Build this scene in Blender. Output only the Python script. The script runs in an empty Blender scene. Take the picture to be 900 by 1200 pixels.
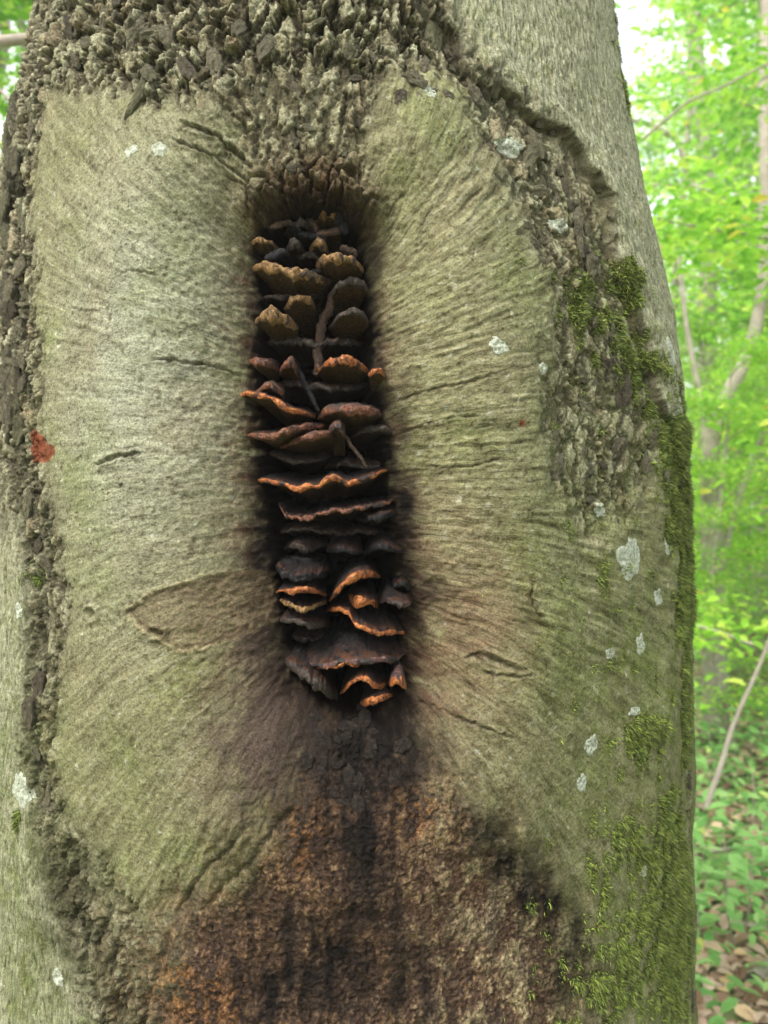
import bpy, math, random
import numpy as np
from mathutils import Vector, Matrix

random.seed(7)
rng = np.random.default_rng(11)
S = bpy.context.scene
COL = S.collection
R = math.radians

# ------------------------------------------------------------------ camera
CAM_Z = 1.5
FPX = 942.0                       # focal length in photo pixels (900 x 1200)
cam = bpy.data.cameras.new('camera')
camo = bpy.data.objects.new('camera', cam); COL.objects.link(camo)
camo.location = (0, 0, CAM_Z); camo.rotation_euler = (R(90), 0, 0)
cam.sensor_fit = 'VERTICAL'; cam.sensor_height = 36.0; cam.lens = 36.0 * FPX / 1200
cam.clip_start = 0.05; cam.clip_end = 2000
cam.dof.use_dof = True; cam.dof.focus_distance = 0.69; cam.dof.aperture_fstop = 6.8
S.camera = camo

# ------------------------------------------------------------------ light
SUN_EL, SUN_AZ = 52.0, 222.0      # azimuth clockwise from +Y
w = bpy.data.worlds.new('World'); S.world = w; w.use_nodes = True
nt = w.node_tree; nt.nodes.clear()
wo = nt.nodes.new('ShaderNodeOutputWorld'); bg = nt.nodes.new('ShaderNodeBackground')
sky = nt.nodes.new('ShaderNodeTexSky'); sky.sky_type = 'NISHITA'; sky.sun_disc = False
sky.sun_elevation = R(SUN_EL); sky.sun_rotation = R(SUN_AZ)
sky.air_density = 1.0; sky.dust_density = 6.0; sky.ozone_density = 0.6
bg.inputs[1].default_value = 0.15
mxw = nt.nodes.new('ShaderNodeMix'); mxw.data_type = 'RGBA'; mxw.inputs[0].default_value = 0.55   # high thin cloud over the blue
mxw.inputs[7].default_value = (7.2, 7.2, 7.1, 1)
nt.links.new(sky.outputs[0], mxw.inputs[6]); nt.links.new(mxw.outputs[2], bg.inputs[0]); nt.links.new(bg.outputs[0], wo.inputs[0])
sl = bpy.data.lights.new('sun', 'SUN'); sl.energy = 1.8; sl.angle = R(16); sl.color = (1.0, 0.95, 0.86)
so = bpy.data.objects.new('sun', sl); COL.objects.link(so)
sd = Vector((math.sin(R(SUN_AZ)) * math.cos(R(SUN_EL)), math.cos(R(SUN_AZ)) * math.cos(R(SUN_EL)), math.sin(R(SUN_EL))))
so.rotation_euler = sd.to_track_quat('Z', 'Y').to_euler(); so.location = (-3, -3, 8)
S.view_settings.view_transform = 'Standard'; S.view_settings.look = 'None'
S.view_settings.gamma = 1.0; S.view_settings.exposure = 1.6
S.render.resolution_x = 768; S.render.resolution_y = 1024
S.render.engine = 'CYCLES'

# ------------------------------------------------------------------ numpy noise
def _hash(ix, iy, seed):
    h = (ix.astype(np.int64) * 374761393 + iy.astype(np.int64) * 668265263 + seed * 974634777) & 0xFFFFFFFF
    h = ((h ^ (h >> 13)) * 1274126177) & 0xFFFFFFFF
    h = ((h ^ (h >> 15)) * 2246822519) & 0xFFFFFFFF
    return ((h ^ (h >> 16)) & 0xFFFFFF).astype(np.float32) / 16777216.0
def perlin(x, y, seed=0):
    x0 = np.floor(x); y0 = np.floor(y); fx = (x - x0).astype(np.float32); fy = (y - y0).astype(np.float32)
    ix = x0.astype(np.int64); iy = y0.astype(np.int64)
    ux = fx * fx * fx * (fx * (fx * 6 - 15) + 10); uy = fy * fy * fy * (fy * (fy * 6 - 15) + 10)
    def g(a, b):
        an = _hash(ix + a, iy + b, seed) * 6.2831853
        return np.cos(an) * (fx - a) + np.sin(an) * (fy - b)
    n0 = g(0, 0) * (1 - ux) + g(1, 0) * ux
    n1 = g(0, 1) * (1 - ux) + g(1, 1) * ux
    return (n0 * (1 - uy) + n1 * uy) * 1.45
def fbm(x, y, octv=4, seed=0, gain=0.5, ridged=False):
    s = 0; a = 1; t = 0
    for i in range(octv):
        n = perlin(x, y, seed + i * 17)
        if ridged: n = 1 - 2 * np.abs(n)
        s = s + a * n; t += a; a *= gain; x = x * 2.03 + 5.1; y = y * 2.03 + 9.7
    return s / t
def worley(x, y, seed=0):
    x0 = np.floor(x); y0 = np.floor(y)
    f1 = np.full(x.shape, 9.0, np.float32); f2 = f1.copy(); cid = np.zeros(x.shape, np.float32)
    for a in (-1, 0, 1):
        for b in (-1, 0, 1):
            cx = (x0 + a).astype(np.int64); cy = (y0 + b).astype(np.int64)
            h1 = _hash(cx, cy, seed); h2 = _hash(cx, cy, seed + 51)
            d = np.sqrt((cx + h1 - x) ** 2 + (cy + h2 - y) ** 2).astype(np.float32)
            c = d < f1
            f2 = np.where(c, f1, np.minimum(f2, d)); cid = np.where(c, _hash(cx, cy, seed + 99), cid); f1 = np.where(c, d, f1)
    return f1, f2, cid
def ss(e0, e1, x):
    t = np.clip((x - e0) / (e1 - e0), 0, 1); return t * t * (3 - 2 * t)

# ------------------------------------------------------------------ trunk base shape
D = 1.125; R0 = 0.457
_py = np.array([-300, 0, 50, 100, 150, 200, 300, 400, 500, 600, 700, 800, 900, 1000, 1100, 1200, 1500])
_rx = np.array([690, 722, 729, 738, 745, 754, 776, 796, 806, 809, 810, 811, 813, 811, 811, 811, 830])
_lx = np.array([60, 40, 32, 20, 8, -1, -12, -20, -26, -30, -32, -34, -36, -38, -40, -42, -60])
_z = CAM_Z + (600 - _py) / FPX * 0.94
_ar = np.arctan((_rx - 450) / FPX); _al = np.arctan((_lx - 450) / FPX)
_zz = np.linspace(-0.5, 9, 1900)
def _tab(v):
    o = np.interp(_zz, _z[::-1], v[::-1]); k = np.ones(21) / 21
    return np.convolve(np.pad(o, 10, 'edge'), k, 'valid')
_half = _tab((_ar - _al) / 2); _cen = _tab((_ar + _al) / 2)
_rad = D * np.sin(_half); _cx = D * np.tan(_cen)
_rad = _rad * np.clip(1 - 0.028 * np.clip(_zz - 2.3, 0, 9), 0.3, 1) + 0.30 * np.exp(-(_zz + 0.1) / 0.22) * (_zz < 1.6)
def rad(z): return np.interp(z, _zz, _rad)
def cxz(z): return np.interp(z, _zz, _cx)

def px2uz(px, py):
    a = (px - 450) / FPX; b = (600 - py) / FPX; z = CAM_Z + b * 0.7
    for _ in range(12):
        r = float(rad(z)); c = float(cxz(z))
        # (a t - c)^2 + (t - D)^2 = r^2
        A = a * a + 1; B = -2 * (a * c + D); C = c * c + D * D - r * r
        disc = B * B - 4 * A * C
        t = (-B - math.sqrt(disc)) / (2 * A) if disc > 0 else -B / (2 * A)
        z = CAM_Z + b * t
    return math.atan2(a * t - c, D - t) * R0, z
def P(pts): return np.array([px2uz(*p) for p in pts])
PXM = 0.00073                     # metres per photo pixel on the front of the trunk

def seg_dist(U, Z, poly, closed=False):
    """distance to polyline, parameter 0..1 along it, side sign"""
    best = np.full(U.shape, 9.0, np.float32); par = np.zeros(U.shape, np.float32); side = np.ones(U.shape, np.float32)
    n = len(poly); m = n if closed else n - 1
    for i in range(m):
        a = poly[i]; b = poly[(i + 1) % n]; e = b - a; L = e @ e
        t = np.clip(((U - a[0]) * e[0] + (Z - a[1]) * e[1]) / L, 0, 1)
        dx = U - a[0] - t * e[0]; dz = Z - a[1] - t * e[1]; d = np.sqrt(dx * dx + dz * dz)
        c = d < best
        best = np.where(c, d, best); par = np.where(c, (i + t) / m, par)
        side = np.where(c, np.sign(e[0] * dz - e[1] * dx), side)
    return best, par, side
def inside(U, Z, poly):
    ins = np.zeros(U.shape, bool); n = len(poly)
    for i in range(n):
        x1, y1 = poly[i]; x2, y2 = poly[(i + 1) % n]
        if y1 == y2: continue
        c = ((y1 > Z) != (y2 > Z)) & (U < (x2 - x1) * (Z - y1) / (y2 - y1) + x1); ins ^= c
    return ins
def sdf(U, Z, poly):
    d, _, _ = seg_dist(U, Z, poly, True)
    return np.where(inside(U, Z, poly), -d, d)

SLIT = P([(450 + (a - 450) * 1.07, 600 + (b - 600) * 1.06) for a, b in [(342,256),(372,250),(402,254),(425,272),(436,310),(441,370),(449,430),(459,500),(467,560),(472,620),(480,680),(484,730),(481,790),(464,826),(420,842),(378,828),(347,800),(327,755),(313,690),(304,620),(299,550),(294,480),(291,420),(292,340),(294,292),(312,268)]])
TRI = P([(405,845),(480,905),(560,975),(650,1085),(720,1330),(120,1330),(215,1085),(300,1000),(362,925)])
TOPR = P([(20,-120),(28,60),(45,120),(90,105),(150,98),(200,118),(245,140),(290,190),(312,232),(360,238),(420,240),(436,200),(432,140),(450,100),(500,70),(545,110),(560,150),(590,210),(620,260),(650,330),(640,420),(625,470),(640,560),(690,630),(740,600),(772,540),(766,450),(740,370),(722,290),(700,215),(660,160),(600,110),(540,40),(500,-120)])
TOPH = P([(20,-120),(30,70),(90,95),(150,92),(190,128),(225,100),(270,90),(330,80),(400,75),(440,90),(480,50),(520,40),(500,-120)])
EDGE_R = P([(470,-120),(505,15),(545,60),(562,95),(610,118),(628,135),(668,160),(690,195),(712,232),(722,290),(738,345),(752,385),(768,450),(786,520),(800,590),(806,640)])
EDGE_L = P([(40,-60),(52,60),(40,120),(22,190),(20,260),(22,330),(28,420),(20,500),(22,560),(42,610),(50,700),(44,790),(38,860),(52,960),(70,1040),(104,1110),(140,1210),(170,1320)])
LOWL = P([(55,940),(120,985),(185,1080),(200,1140),(170,1300),(110,1300),(80,1100)])
CR_L = P([(352,940),(322,968),(296,1008),(262,1036),(232,1078)])
CR_L2 = P([(300,960),(262,1000),(235,1025),(212,1060),(200,1090)])
CR_R = P([(470,880),(520,935),(560,975),(600,1020),(650,1070),(700,1140),(730,1250)])
RUSTSPOT = P([(33,506),(40,503),(48,510),(52,520),(62,521),(64,529),(55,540),(45,543),(34,542),(31,525)])
EYE = P([(157,716),(170,702),(190,691),(218,681),(248,672),(285,669),(330,682),(325,730),(285,747),(250,757),(212,762),(194,748),(174,733)])
MOSS = [  # centre px, radii px, strength
    (690,345,40,35,.8),(700,370,45,30,.9),(735,330,22,50,.9),(745,420,35,60,.85),(780,500,22,60,.8),(792,520,18,70,1.2),(800,600,18,70,1.25),
    (803,700,18,100,1.3),(805,830,16,90,1.2),(752,858,36,26,1.),(735,1000,60,80,.65),(775,1000,40,110,.8),(700,1090,40,60,.6),(745,1130,70,120,.72),
    (790,1080,30,160,1.15),(700,1180,50,60,.62),(660,1000,30,60,.4),(650,500,12,14,.6),(700,590,30,40,.3),(40,680,14,40,.5),(25,960,12,20,.6),(723,40,8,60,.7),(732,110,6,60,.6),
    (700,700,90,260,.36),(690,400,70,160,.42),(760,900,60,200,.45),(640,1120,50,90,.42),(600,300,50,100,.25),(50,560,20,14,.35),(645,540,16,20,.4)]

def field(U, Z):
    """radial relief h (metres) and albedo of the bark at unrolled position U,Z"""
    U = U.astype(np.float32); Z = Z.astype(np.float32)
    wu = U + 0.006 * fbm(U * 45, Z * 45, 3, 3); wz = Z + 0.006 * fbm(U * 45 + 31, Z * 45, 3, 4)
    wu2 = U + 0.002 * perlin(U * 190, Z * 190, 5) + 0.5 * (wu - U); wz2 = Z + 0.002 * perlin(U * 190 + 7, Z * 190, 6) + 0.5 * (wz - Z)
    # ---- elliptic coordinates about the slit: growth lines radiate from it
    T = np.array(px2uz(366, 275)); B = np.array(px2uz(412, 800)); mid = (T + B) / 2; ax = (T - B); a = np.linalg.norm(ax) / 2; ax = ax / (2 * a)
    fu_ = U + .45 * (wu - U); fz_ = Z + .35 * (wz - Z) + .0012 * perlin(U * 60, Z * 60, 88)
    p = (fu_ - mid[0]) * ax[0] + (fz_ - mid[1]) * ax[1]; q = (fu_ - mid[0]) * ax[1] - (fz_ - mid[1]) * ax[0]
    ww = np.arccosh((p + 1j * q).astype(np.complex64) / a); mu = np.abs(ww.real); nu = np.where(q >= 0, np.abs(ww.imag), -np.abs(ww.imag))
    d = sdf(wu2, wz2, SLIT)
    dr = sdf(U, Z, SLIT)
    right = ss(-0.02, 0.02, q)
    zt = ss(px2uz(366, 270)[1], px2uz(366, 215)[1], Z) * (1 - ss(.05, .09, np.abs(U - px2uz(366, 200)[0])))   # above the opening
    zb = ss(px2uz(400, 800)[1], px2uz(400, 880)[1], Z)   # below it
    # ---- masks
    ragged = 0.016 * fbm(U * 38, Z * 30, 4, 9, .6)
    tri = ss(0.020, -0.016, sdf(wu, wz, TRI) + ragged)
    topr = ss(0.020, -0.020, sdf(wu, wz, TOPR) + 1.7 * ragged); toph = ss(0.022, -0.022, sdf(wu, wz, TOPH) + ragged)
    der, per, sr = seg_dist(U + 0.009 * perlin(U * 26, Z * 26, 8) + .0022 * perlin(U * 75, Z * 75, 7), Z + .006 * perlin(U * 30 + 9, Z * 30, 12), EDGE_R)
    rside = -sr * der                       # + : left/below the ridge
    st0 = ss(1.0, 0.9, per)
    # everything right of ridge incl. below it
    uR = np.interp(Z, EDGE_R[::-1, 1], EDGE_R[::-1, 0]); uL = np.interp(Z, EDGE_L[::-1, 1], EDGE_L[::-1, 0])
    del_, pel, sl_ = seg_dist(wu2, wz2, EDGE_L)
    outer = np.where(U > 0, np.where(st0 > .02, ss(.004, -.002, rside) , 0) * (rside > -9) , ss(.004, -.004, wu2 - uL))
    outer = np.where((U > 0) & (U - uR > .02), 1.0, outer) ; outer = np.where(U > 0, outer * ss(px2uz(800, 700)[1], px2uz(800, 560)[1], Z), outer)
    # ---- relief
    roll = 0.055 * np.clip(1 - d / 0.10, 0, 1) ** 2.3 * (1 - 0.75 * zt) * (1 - 0.45 * zb)
    h = -roll + 0.013 * np.exp(-((d - 0.11) / 0.06) ** 2) * (1 - zt)
    h = h - 0.060 * ss(0.001, -0.014, d)
    h = h - 0.014 * ss(0.05, -0.04, sdf(wu, wz, TRI) + ragged) * ss(0, .06, dr + .02)
    h = h + 0.006 * fbm(U * 9, Z * 7, 3, 21)
    # left groove / ridge of old bark
    del_ = del_ + .010 * perlin(U * 24, Z * 24, 19); h = h - 0.009 * np.exp(-(np.abs(del_) / (0.007 + .004 * perlin(U * 15, Z * 15, 18))) ** 2) * np.clip(.6 + fbm(U * 20, Z * 20, 2, 20), .1, 1)
    # right step
    st = ss(1.0, 0.8, per)
    h = h + 0.008 * np.clip(.75 + .9 * fbm(U * 26, Z * 26, 3, 78), .2, 1.3) * outer * (U > 0) * st * ss(.12, .0, U - uR)
    cw = np.clip(.6 + 1.1 * fbm(U * 22, Z * 22, 3, 77), .1, 1.3)
    h = h - 0.010 * np.exp(-((rside - .004) / (0.0035 + .003 * cw)) ** 2) * st * cw - .003 * ss(.035, .006, rside) * ss(.0, .006, rside) * st
    h = h - 0.006 * topr * (1 - toph) * (U > 0.05)
    # growth wrinkles
    nn = nu * a
    calm = (1 - topr * .7) * (1 - outer) * (1 - tri * .9)
    lined = np.clip(.25 + .75 * right * ss(px2uz(400, 950)[1], px2uz(400, 700)[1], Z) + .25 * ss(.10, .0, np.abs(nu) * a), 0, 1)
    w1 = perlin(mu * 5.0, nn * 190, 31) ; w2 = perlin(mu * 10.0 + 3, nn * 330, 32); w3 = perlin(mu * 9, nn * 110, 35)
    wenv = np.clip(0.45 + 1.2 * fbm(U * 16, Z * 16, 2, 33), 0.08, 1.2)
    wr = (-np.clip(w1 - 0.05, 0, 1) ** 1.2 * 1.7 + 0.7 * w2 + .35 * w3) * wenv
    wamp = 0.0009 + 0.0010 * right + 0.0007 * ss(.13, .0, np.abs(nu) * a) + 0.0018 * ss(math.pi * a - .10, math.pi * a - .02, np.abs(nn)) * ss(.3, .6, mu)
    h = h + wamp * (.35 + .65 * lined) * wr * calm * ss(-.005, .01, d)
    # fine lenticel pimples
    f1, f2, cid = worley(U * 330, Z * 420, 41)
    pim = ss(.45, .1, f1) * (cid > .72)
    fine = fbm(U * 260, Z * 330, 3, 42)
    h = h + (0.00045 * fine + 0.0006 * pim) * (1 - outer * .3)
    med = fbm(U * 75, Z * 95, 3, 43); h = h + 0.0005 * med
    # vertical fibre on the outer bark
    vf = fbm(U * 210 + 3 * perlin(U * 20, Z * 20, 3), (Z + .2 * U * (U > 0)) * 55, 4, 51, .65, True)
    h = h + 0.0022 * vf * outer
    vw = fbm(U * 110, Z * 22, 3, 53, .5); h = h + 0.002 * vw * outer
    # rough scaly bark
    strip = 1.15 * ss(.046, .012, np.abs(wu2 - uL - 0.006 + .014 * perlin(U * 20, Z * 25, 61) + .006 * perlin(U * 60, Z * 70, 60))) * (.6 + .4 * ss(px2uz(20, 1100)[1], px2uz(20, 800)[1], Z))
    stripr = ss(.5, .0, per * 0) * ss(.03, .008, np.abs(wu2 - px2uz(806, 800)[0])) * ss(px2uz(800, 480)[1], px2uz(800, 620)[1], Z)
    band = ss(.020, .004, seg_dist(wu, wz, CR_R)[0]) * ss(.0, .25, seg_dist(U, Z, CR_R)[1])
    lowl = ss(.012, -.016, sdf(wu, wz, LOWL) + 1.5 * ragged)
    n9 = fbm(U * 14, Z * 9, 3, 140); lup = ss(.006, -.006, wu2 - uL - .008 + ragged) * (U < 0) * ss(px2uz(30, 700)[1], px2uz(30, 500)[1], Z + 4 * ragged + .05 * n9)
    rough = np.clip(0.95 * lup + 0.6 * lowl + 0.75 * topr + toph + .9 * strip + .8 * stripr + .55 * band, 0, 1.6)
    rg = fbm(wu * 62 + 2 * toph, wz * 40, 5, 62, .62, True)
    g1, g2, gid = worley(wu2 * 52 + .5 * perlin(U * 40, Z * 40, 68), wz2 * 30 + .5 * perlin(U * 40, Z * 40, 69), 63); crk = ss(.0, .22, g2 - g1)
    k1, k2, kid = worley(wu2 * 150, wz2 * 105, 64); crk2 = ss(.0, .25, k2 - k1)
    plates = (gid - .35) * crk * 0.006 + (kid - .4) * crk2 * .0016 - 0.0045 * (1 - crk) - .0010 * (1 - crk2) + .0025 * (gid - .5) * perlin(wu2 * 130, wz2 * 60, 70)
    lump = np.clip(.6 + 1.2 * fbm(U * 22, Z * 22, 2, 66), .25, 1.5)
    h = h + rough * (plates * lump * (.72 + .65 * toph) + 0.0024 * rg * (.55 + .6 * toph))
    # crust below the opening
    c1, c2, ccid = worley(wu2 * 210, wz2 * 170, 71)
    cr = fbm(wu2 * 120, wz2 * 90, 4, 72, .6, True)
    m1 = fbm(U * 34, Z * 26, 3, 73)
    tt = tri * (1 - ss(.0, -.01, d))
    h = h + tt * (0.0024 * fbm(wu2 * 240, wz2 * 190, 4, 76, .62, True) + 0.0012 * cr + .0022 * (ccid - .5) * ss(0, .3, c2 - c1) + .004 * m1)
    # creases
    dl, pl, _ = seg_dist(wu2, wz2, CR_L); h = h - .0045 * np.exp(-(dl / .0028) ** 2) * ss(0, .15, pl) * ss(1, .8, pl)
    dl2, pl2, _ = seg_dist(wu2, wz2, CR_L2); h = h - .0045 * np.exp(-(dl2 / .002) ** 2) * ss(1, .8, pl2) * ss(0, .2, pl2)
    fan = ss(.065, .0, seg_dist(U, Z, CR_L2)[0]) * (1 - tri * .7)
    h = h + fan * .0034 * fbm(mu * 9, nn * 190, 3, 81, .6, True)
    fan2 = ss(.10, .02, np.abs(U - px2uz(330, 150)[0])) * ss(px2uz(300, 235)[1], px2uz(300, 190)[1], Z) * ss(px2uz(300, 70)[1], px2uz(300, 110)[1], Z)
    h = h + fan2 * .0028 * fbm(mu * 6, nn * 150, 4, 83, .6, True)
    cracks = 0
    for pts, wd, dp in CRACKS:
        dc, pc, _ = seg_dist(wu2, wz2, pts); e = ss(0, .15, pc) * ss(1, .85, pc)
        c = np.exp(-(dc / wd) ** 2) * e; cracks = np.maximum(cracks, c)
        h = h - dp * c + dp * .45 * np.exp(-((dc - 2 * wd) / wd) ** 2) * e
    # eye scar
    n0_ = fbm(U * 150, Z * 150, 2, 92); de = sdf(wu2, wz2, EYE); eye = ss(.0, -.003, de) * ss(px2uz(325, 710)[0], px2uz(295, 710)[0], U); erim = np.exp(-(de / .0017) ** 2) * ss(px2uz(285, 710)[0], px2uz(235, 710)[0], U) * np.clip(.7 + 1.2 * n0_, .15, 1.2)
    h = h - .0018 * eye + .0022 * erim + eye * .0014 * fbm(U * 80, Z * 190, 3, 91, .6, True)
    for (kx, ky, kr) in [(116, 718, 9), (190, 741, 8), (520, 690, 14)]:
        ku, kz = px2uz(kx, ky); dk = np.sqrt(((wu2 - ku) / 1.3) ** 2 + (wz2 - kz) ** 2); kk = kr * PXM
        h = h + .003 * np.exp(-((dk - kk) / (kk * .35)) ** 2) - .003 * np.exp(-(dk / (kk * .6)) ** 2)
    # overhanging crumbly brow above the opening
    brow = zt * ss(.05, .010, dr) * ss(-.012, .0, d); h = h + brow * (.004 + .006 * rg + 2.0 * plates)
    # uneven inside walls
    ins = ss(.003, -.006, d)
    h = h + ins * .004 * fbm(U * 40, Z * 110, 3, 95)

    # ---------------- albedo
    n1 = fbm(U * 12, Z * 12, 4, 101); n2 = fbm(U * 40, Z * 50, 4, 102); n3 = fbm(U * 420, Z * 520, 2, 103); n4 = fbm(U * 130, Z * 160, 3, 104)
    n5 = fbm(wu2 * 70, wz2 * 24, 4, 105)
    def C(r, g, b): return np.array([r, g, b], np.float32)
    def mix(c, col, m): m = np.clip(m, 0, 1)[..., None]; return c * (1 - m) + col * m
    c = np.ones(U.shape + (3,), np.float32) * C(.190, .188, .110)
    uu = px2uz(165, 430)
    pale = np.exp(-((U - uu[0]) / .10) ** 2 - ((Z - uu[1]) / .19) ** 2)
    c = mix(c, C(.300, .318, .255), pale * (.80 + .5 * n2))
    c = mix(c, C(.145, .175, .060), ss(-.1, .6, n1) * .55)
    c = mix(c, C(.215, .175, .115), ss(.0, .7, -n1) * .45)
    c = mix(c, C(.300, .305, .235), ss(.05, .6, n4) * .60)
    c = mix(c, C(.080, .072, .040), ss(.10, .6, -n4 + .4 * n2) * .75)
    c = mix(c, C(.050, .038, .022), ss(.30, .7, n3) * .5)
    c = mix(c, C(.065, .055, .030), ss(.18, .8, np.clip(w1, 0, 1) * wenv) * calm * (.25 + .55 * lined))
    c = mix(c, C(.330, .320, .230), ss(.15, .6, -w1 * wenv) * calm * .35)
    c = mix(c, C(.060, .048, .030), (cid > .93) * ss(.42, .25, f1) * .7)
    # outer bark colour
    oc = mix(np.ones_like(c) * C(.170, .172, .100), C(.29, .30, .22), ss(-.0, .55, vf))
    oc = mix(oc, C(.065, .060, .035), ss(.0, -.5, vf) * .7); oc = mix(oc, C(.13, .16, .04), ss(0, .5, n2) * .4)
    c = mix(c, oc, outer * .85)
    e1, e2, eid = worley(wu2 * 120, wz2 * 150, 131); c = mix(c, C(.060, .036, .024), (eid > .80) * ss(.20, .10, e1) * calm * .85 * ss(-.3, .3, n1 + .2))
    o1, o2, oid = worley(wu2 * 70, wz2 * 62, 141); c = mix(c, C(.40, .43, .36), (oid > .88) * ss(.13, .07, o1) * calm * .7)
    c = c * C(.715, .72, .70)
    # rough bark colour
    rc = mix(np.ones_like(c) * C(.140, .130, .082), C(.25, .25, .175), ss(.1, .8, rg) * .8)
    rc = mix(rc, C(.20, .13, .08), (gid > .82) * .35); rc = mix(rc, C(.075, .060, .038), (kid < .3) * .6); rc = mix(rc, C(.26, .27, .19), (kid > .8) * .5)
    rc = mix(rc, C(.022, .017, .012), ss(.12, .02, (g2 - g1)) * .9); rc = mix(rc, C(.050, .040, .028), ss(.08, .0, (k2 - k1)) * .45); rc = mix(rc, C(.22, .23, .16), ss(.0, .5, n2) * .45)
    rk = fbm(wu2 * 48, wz2 * 30, 4, 67, .6, True); rc = mix(rc, C(.020, .015, .010), ss(.36, .62, rk) * .85); h = h - rough * .0045 * ss(.38, .66, rk)
    c = mix(c, rc, np.clip(rough * 1.15 + .5 * n4 * ss(0, .3, rough), 0, 1) * .85)
    # algae green, lower flanks
    gt = ss(px2uz(520, 900)[0], px2uz(720, 900)[0], U) * ss(px2uz(700, 250)[1], px2uz(700, 900)[1], Z)
    c = mix(c, C(.070, .092, .020), gt * (.42 + .7 * n2 + .5 * n5))
    gtl = ss(px2uz(260, 900)[0], px2uz(60, 900)[0], U) * ss(px2uz(100, 700)[1], px2uz(100, 1000)[1], Z)
    c = mix(c, C(.075, .092, .032), gtl * (.4 + .5 * n1 + .5 * n2))
    dk = np.exp(-(((U - px2uz(85, 1040)[0]) / .045) ** 2 + ((Z - px2uz(85, 1060)[1]) / .07) ** 2)); c = mix(c, C(.030, .028, .018), dk * (.8 + .9 * n2))
    gl = ss(.05, .0, np.abs(U - uL)); c = mix(c, C(.050, .050, .028), gl * ss(px2uz(30, 480)[1], px2uz(30, 620)[1], Z) * (.45 + .9 * n2 + .5 * n5))
    # brown halo and near-black band around the opening, wider low down
    low = ss(px2uz(400, 420)[1], px2uz(400, 860)[1], Z)
    wd = .022 + .030 * low - .004 * right
    halo = np.exp(-(np.clip(d, 0, 9) / wd) ** 1.25) * (.85 + .7 * n2 + .4 * n4 + .5 * n5 + .5 * w3)
    c = mix(c, C(.072, .040, .026), halo * (.85 + .25 * low))
    edge_black = np.exp(-(np.clip(d + .004 * n2, 0, 9) / (.0085 + .012 * low)) ** 2.0) * (.95 + .6 * n2 + .7 * w3 + .6 * n4)
    c = mix(c, C(.0065, .0050, .0045), edge_black * .95)
    # pinkish blush on the right lip
    pb = np.exp(-((U - px2uz(560, 730)[0]) / .045) ** 2 - ((Z - px2uz(560, 730)[1]) / .07) ** 2); c = mix(c, C(.105, .066, .043), pb * (.5 + .5 * n2))
    # crust colours in the triangle
    q1 = fbm(wu2 * 260, wz2 * 220, 3, 121); q2 = fbm(wu2 * 90, wz2 * 60, 4, 122)
    vs = fbm(wu2 * 75, wz2 * 13, 4, 123); vs2 = fbm(wu2 * 160, wz2 * 30, 3, 124)
    tc = mix(np.ones_like(c) * C(.060, .034, .025), C(.150, .088, .050), ss(-.12, .30, q2 + .5 * m1 + .4 * q1) * .85)
    tc = mix(tc, C(.23, .19, .115), ss(-.12, .35, m1 + .5 * q2 + .4 * q1) * .9 * ss(px2uz(440, 1000)[0], px2uz(560, 1000)[0], U))
    tc = mix(tc, C(.026, .019, .017), ss(.05, .45, -q1 + .5 * q2) * .85)
    tc = mix(tc, C(.045, .030, .027), ss(.0, .4, fbm(U * 34, Z * 14, 4, 111)) * .75)
    tc = mix(tc, C(.30, .23, .14), ss(.15, .5, q1) * .45)
    tc = mix(tc, C(.38, .34, .26), ss(.62, .8, n3) * .5)
    tc = mix(tc, C(.020, .014, .012), ss(.02, .50, vs + .6 * vs2 + .3 * q1) * .8)
    def blob(px, py, rx, ry, s=1):
        u, z = px2uz(px, py); k = np.exp(-((wu - u) / (rx * PXM)) ** 2 - ((wz - z) / (ry * PXM)) ** 2); return k * s * (.85 + .6 * n2 + .4 * n4 + .7 * vs)
    tri2 = ss(0.065, -0.030, sdf(wu, wz, TRI) + .020 * n1 + 1.6 * ragged)
    c = mix(c, tc, tri2 * .95)
    BL = C(.0055, .0045, .0042)
    for b_ in [(425,875,75,60,1.3),(420,950,52,80,1.15),(350,880,60,50,.9),(480,900,40,40,.8),(435,1010,36,80,.7),(330,900,40,60,.55),(350,960,30,70,.5),(300,850,24,50,.6),(385,870,40,30,.7),(480,880,22,40,.6),(400,1130,85,60,.95),(330,1180,90,50,.9),(300,1080,50,40,.45),(250,1200,50,60,.6),(490,1170,50,50,.6),(390,1010,26,60,.4),
               (640,1060,40,50,1.1),(600,1015,34,28,.95),(675,1125,36,60,.95),(560,975,30,22,.8),(530,950,20,14,.6),(290,690,16,60,1.1),(300,770,24,30,.8),(488,600,14,60,.9),(497,700,16,40,.8),(310,830,26,24,.5),(292,540,8,60,.6),(446,300,10,80,.6),
               (300,300,8,80,.7),(480,500,10,50,.6),(520,695,16,18,.7),(212,435,14,9,.35),(360,222,50,16,.4),(262,985,14,14,.5),(60,600,16,30,.4),(30,680,10,80,.4)]:
        c = mix(c, BL, blob(*b_))
    for b_ in [(205,1170,34,40,.5),(255,1180,20,30,.5),(350,980,22,40,.4),(500,960,30,30,.4)]: c = mix(c, C(.26, .12, .04), blob(*b_) * ss(-.2, .3, q1 + q2))
    c = mix(c, C(.050, .037, .030), blob(300, 890, 60, 70, .85)); c = mix(c, C(.058, .044, .034), blob(285, 800, 26, 100, .6))
    c = mix(c, C(.070, .042, .023), blob(370, 215, 62, 36, .95)); c = mix(c, C(.020, .014, .011), blob(365, 234, 70, 20, 1.3))
    c = mix(c, C(.21, .18, .105), erim * .75); c = mix(c, C(.105, .080, .050), eye * (.55 + .5 * n4)); c = mix(c, C(.05, .035, .02), np.exp(-((de + .0035) / .0014) ** 2) * .7 * ss(px2uz(310, 710)[0], px2uz(280, 710)[0], U))
    c = mix(c, C(.035, .025, .017), cracks * .6)
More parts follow.
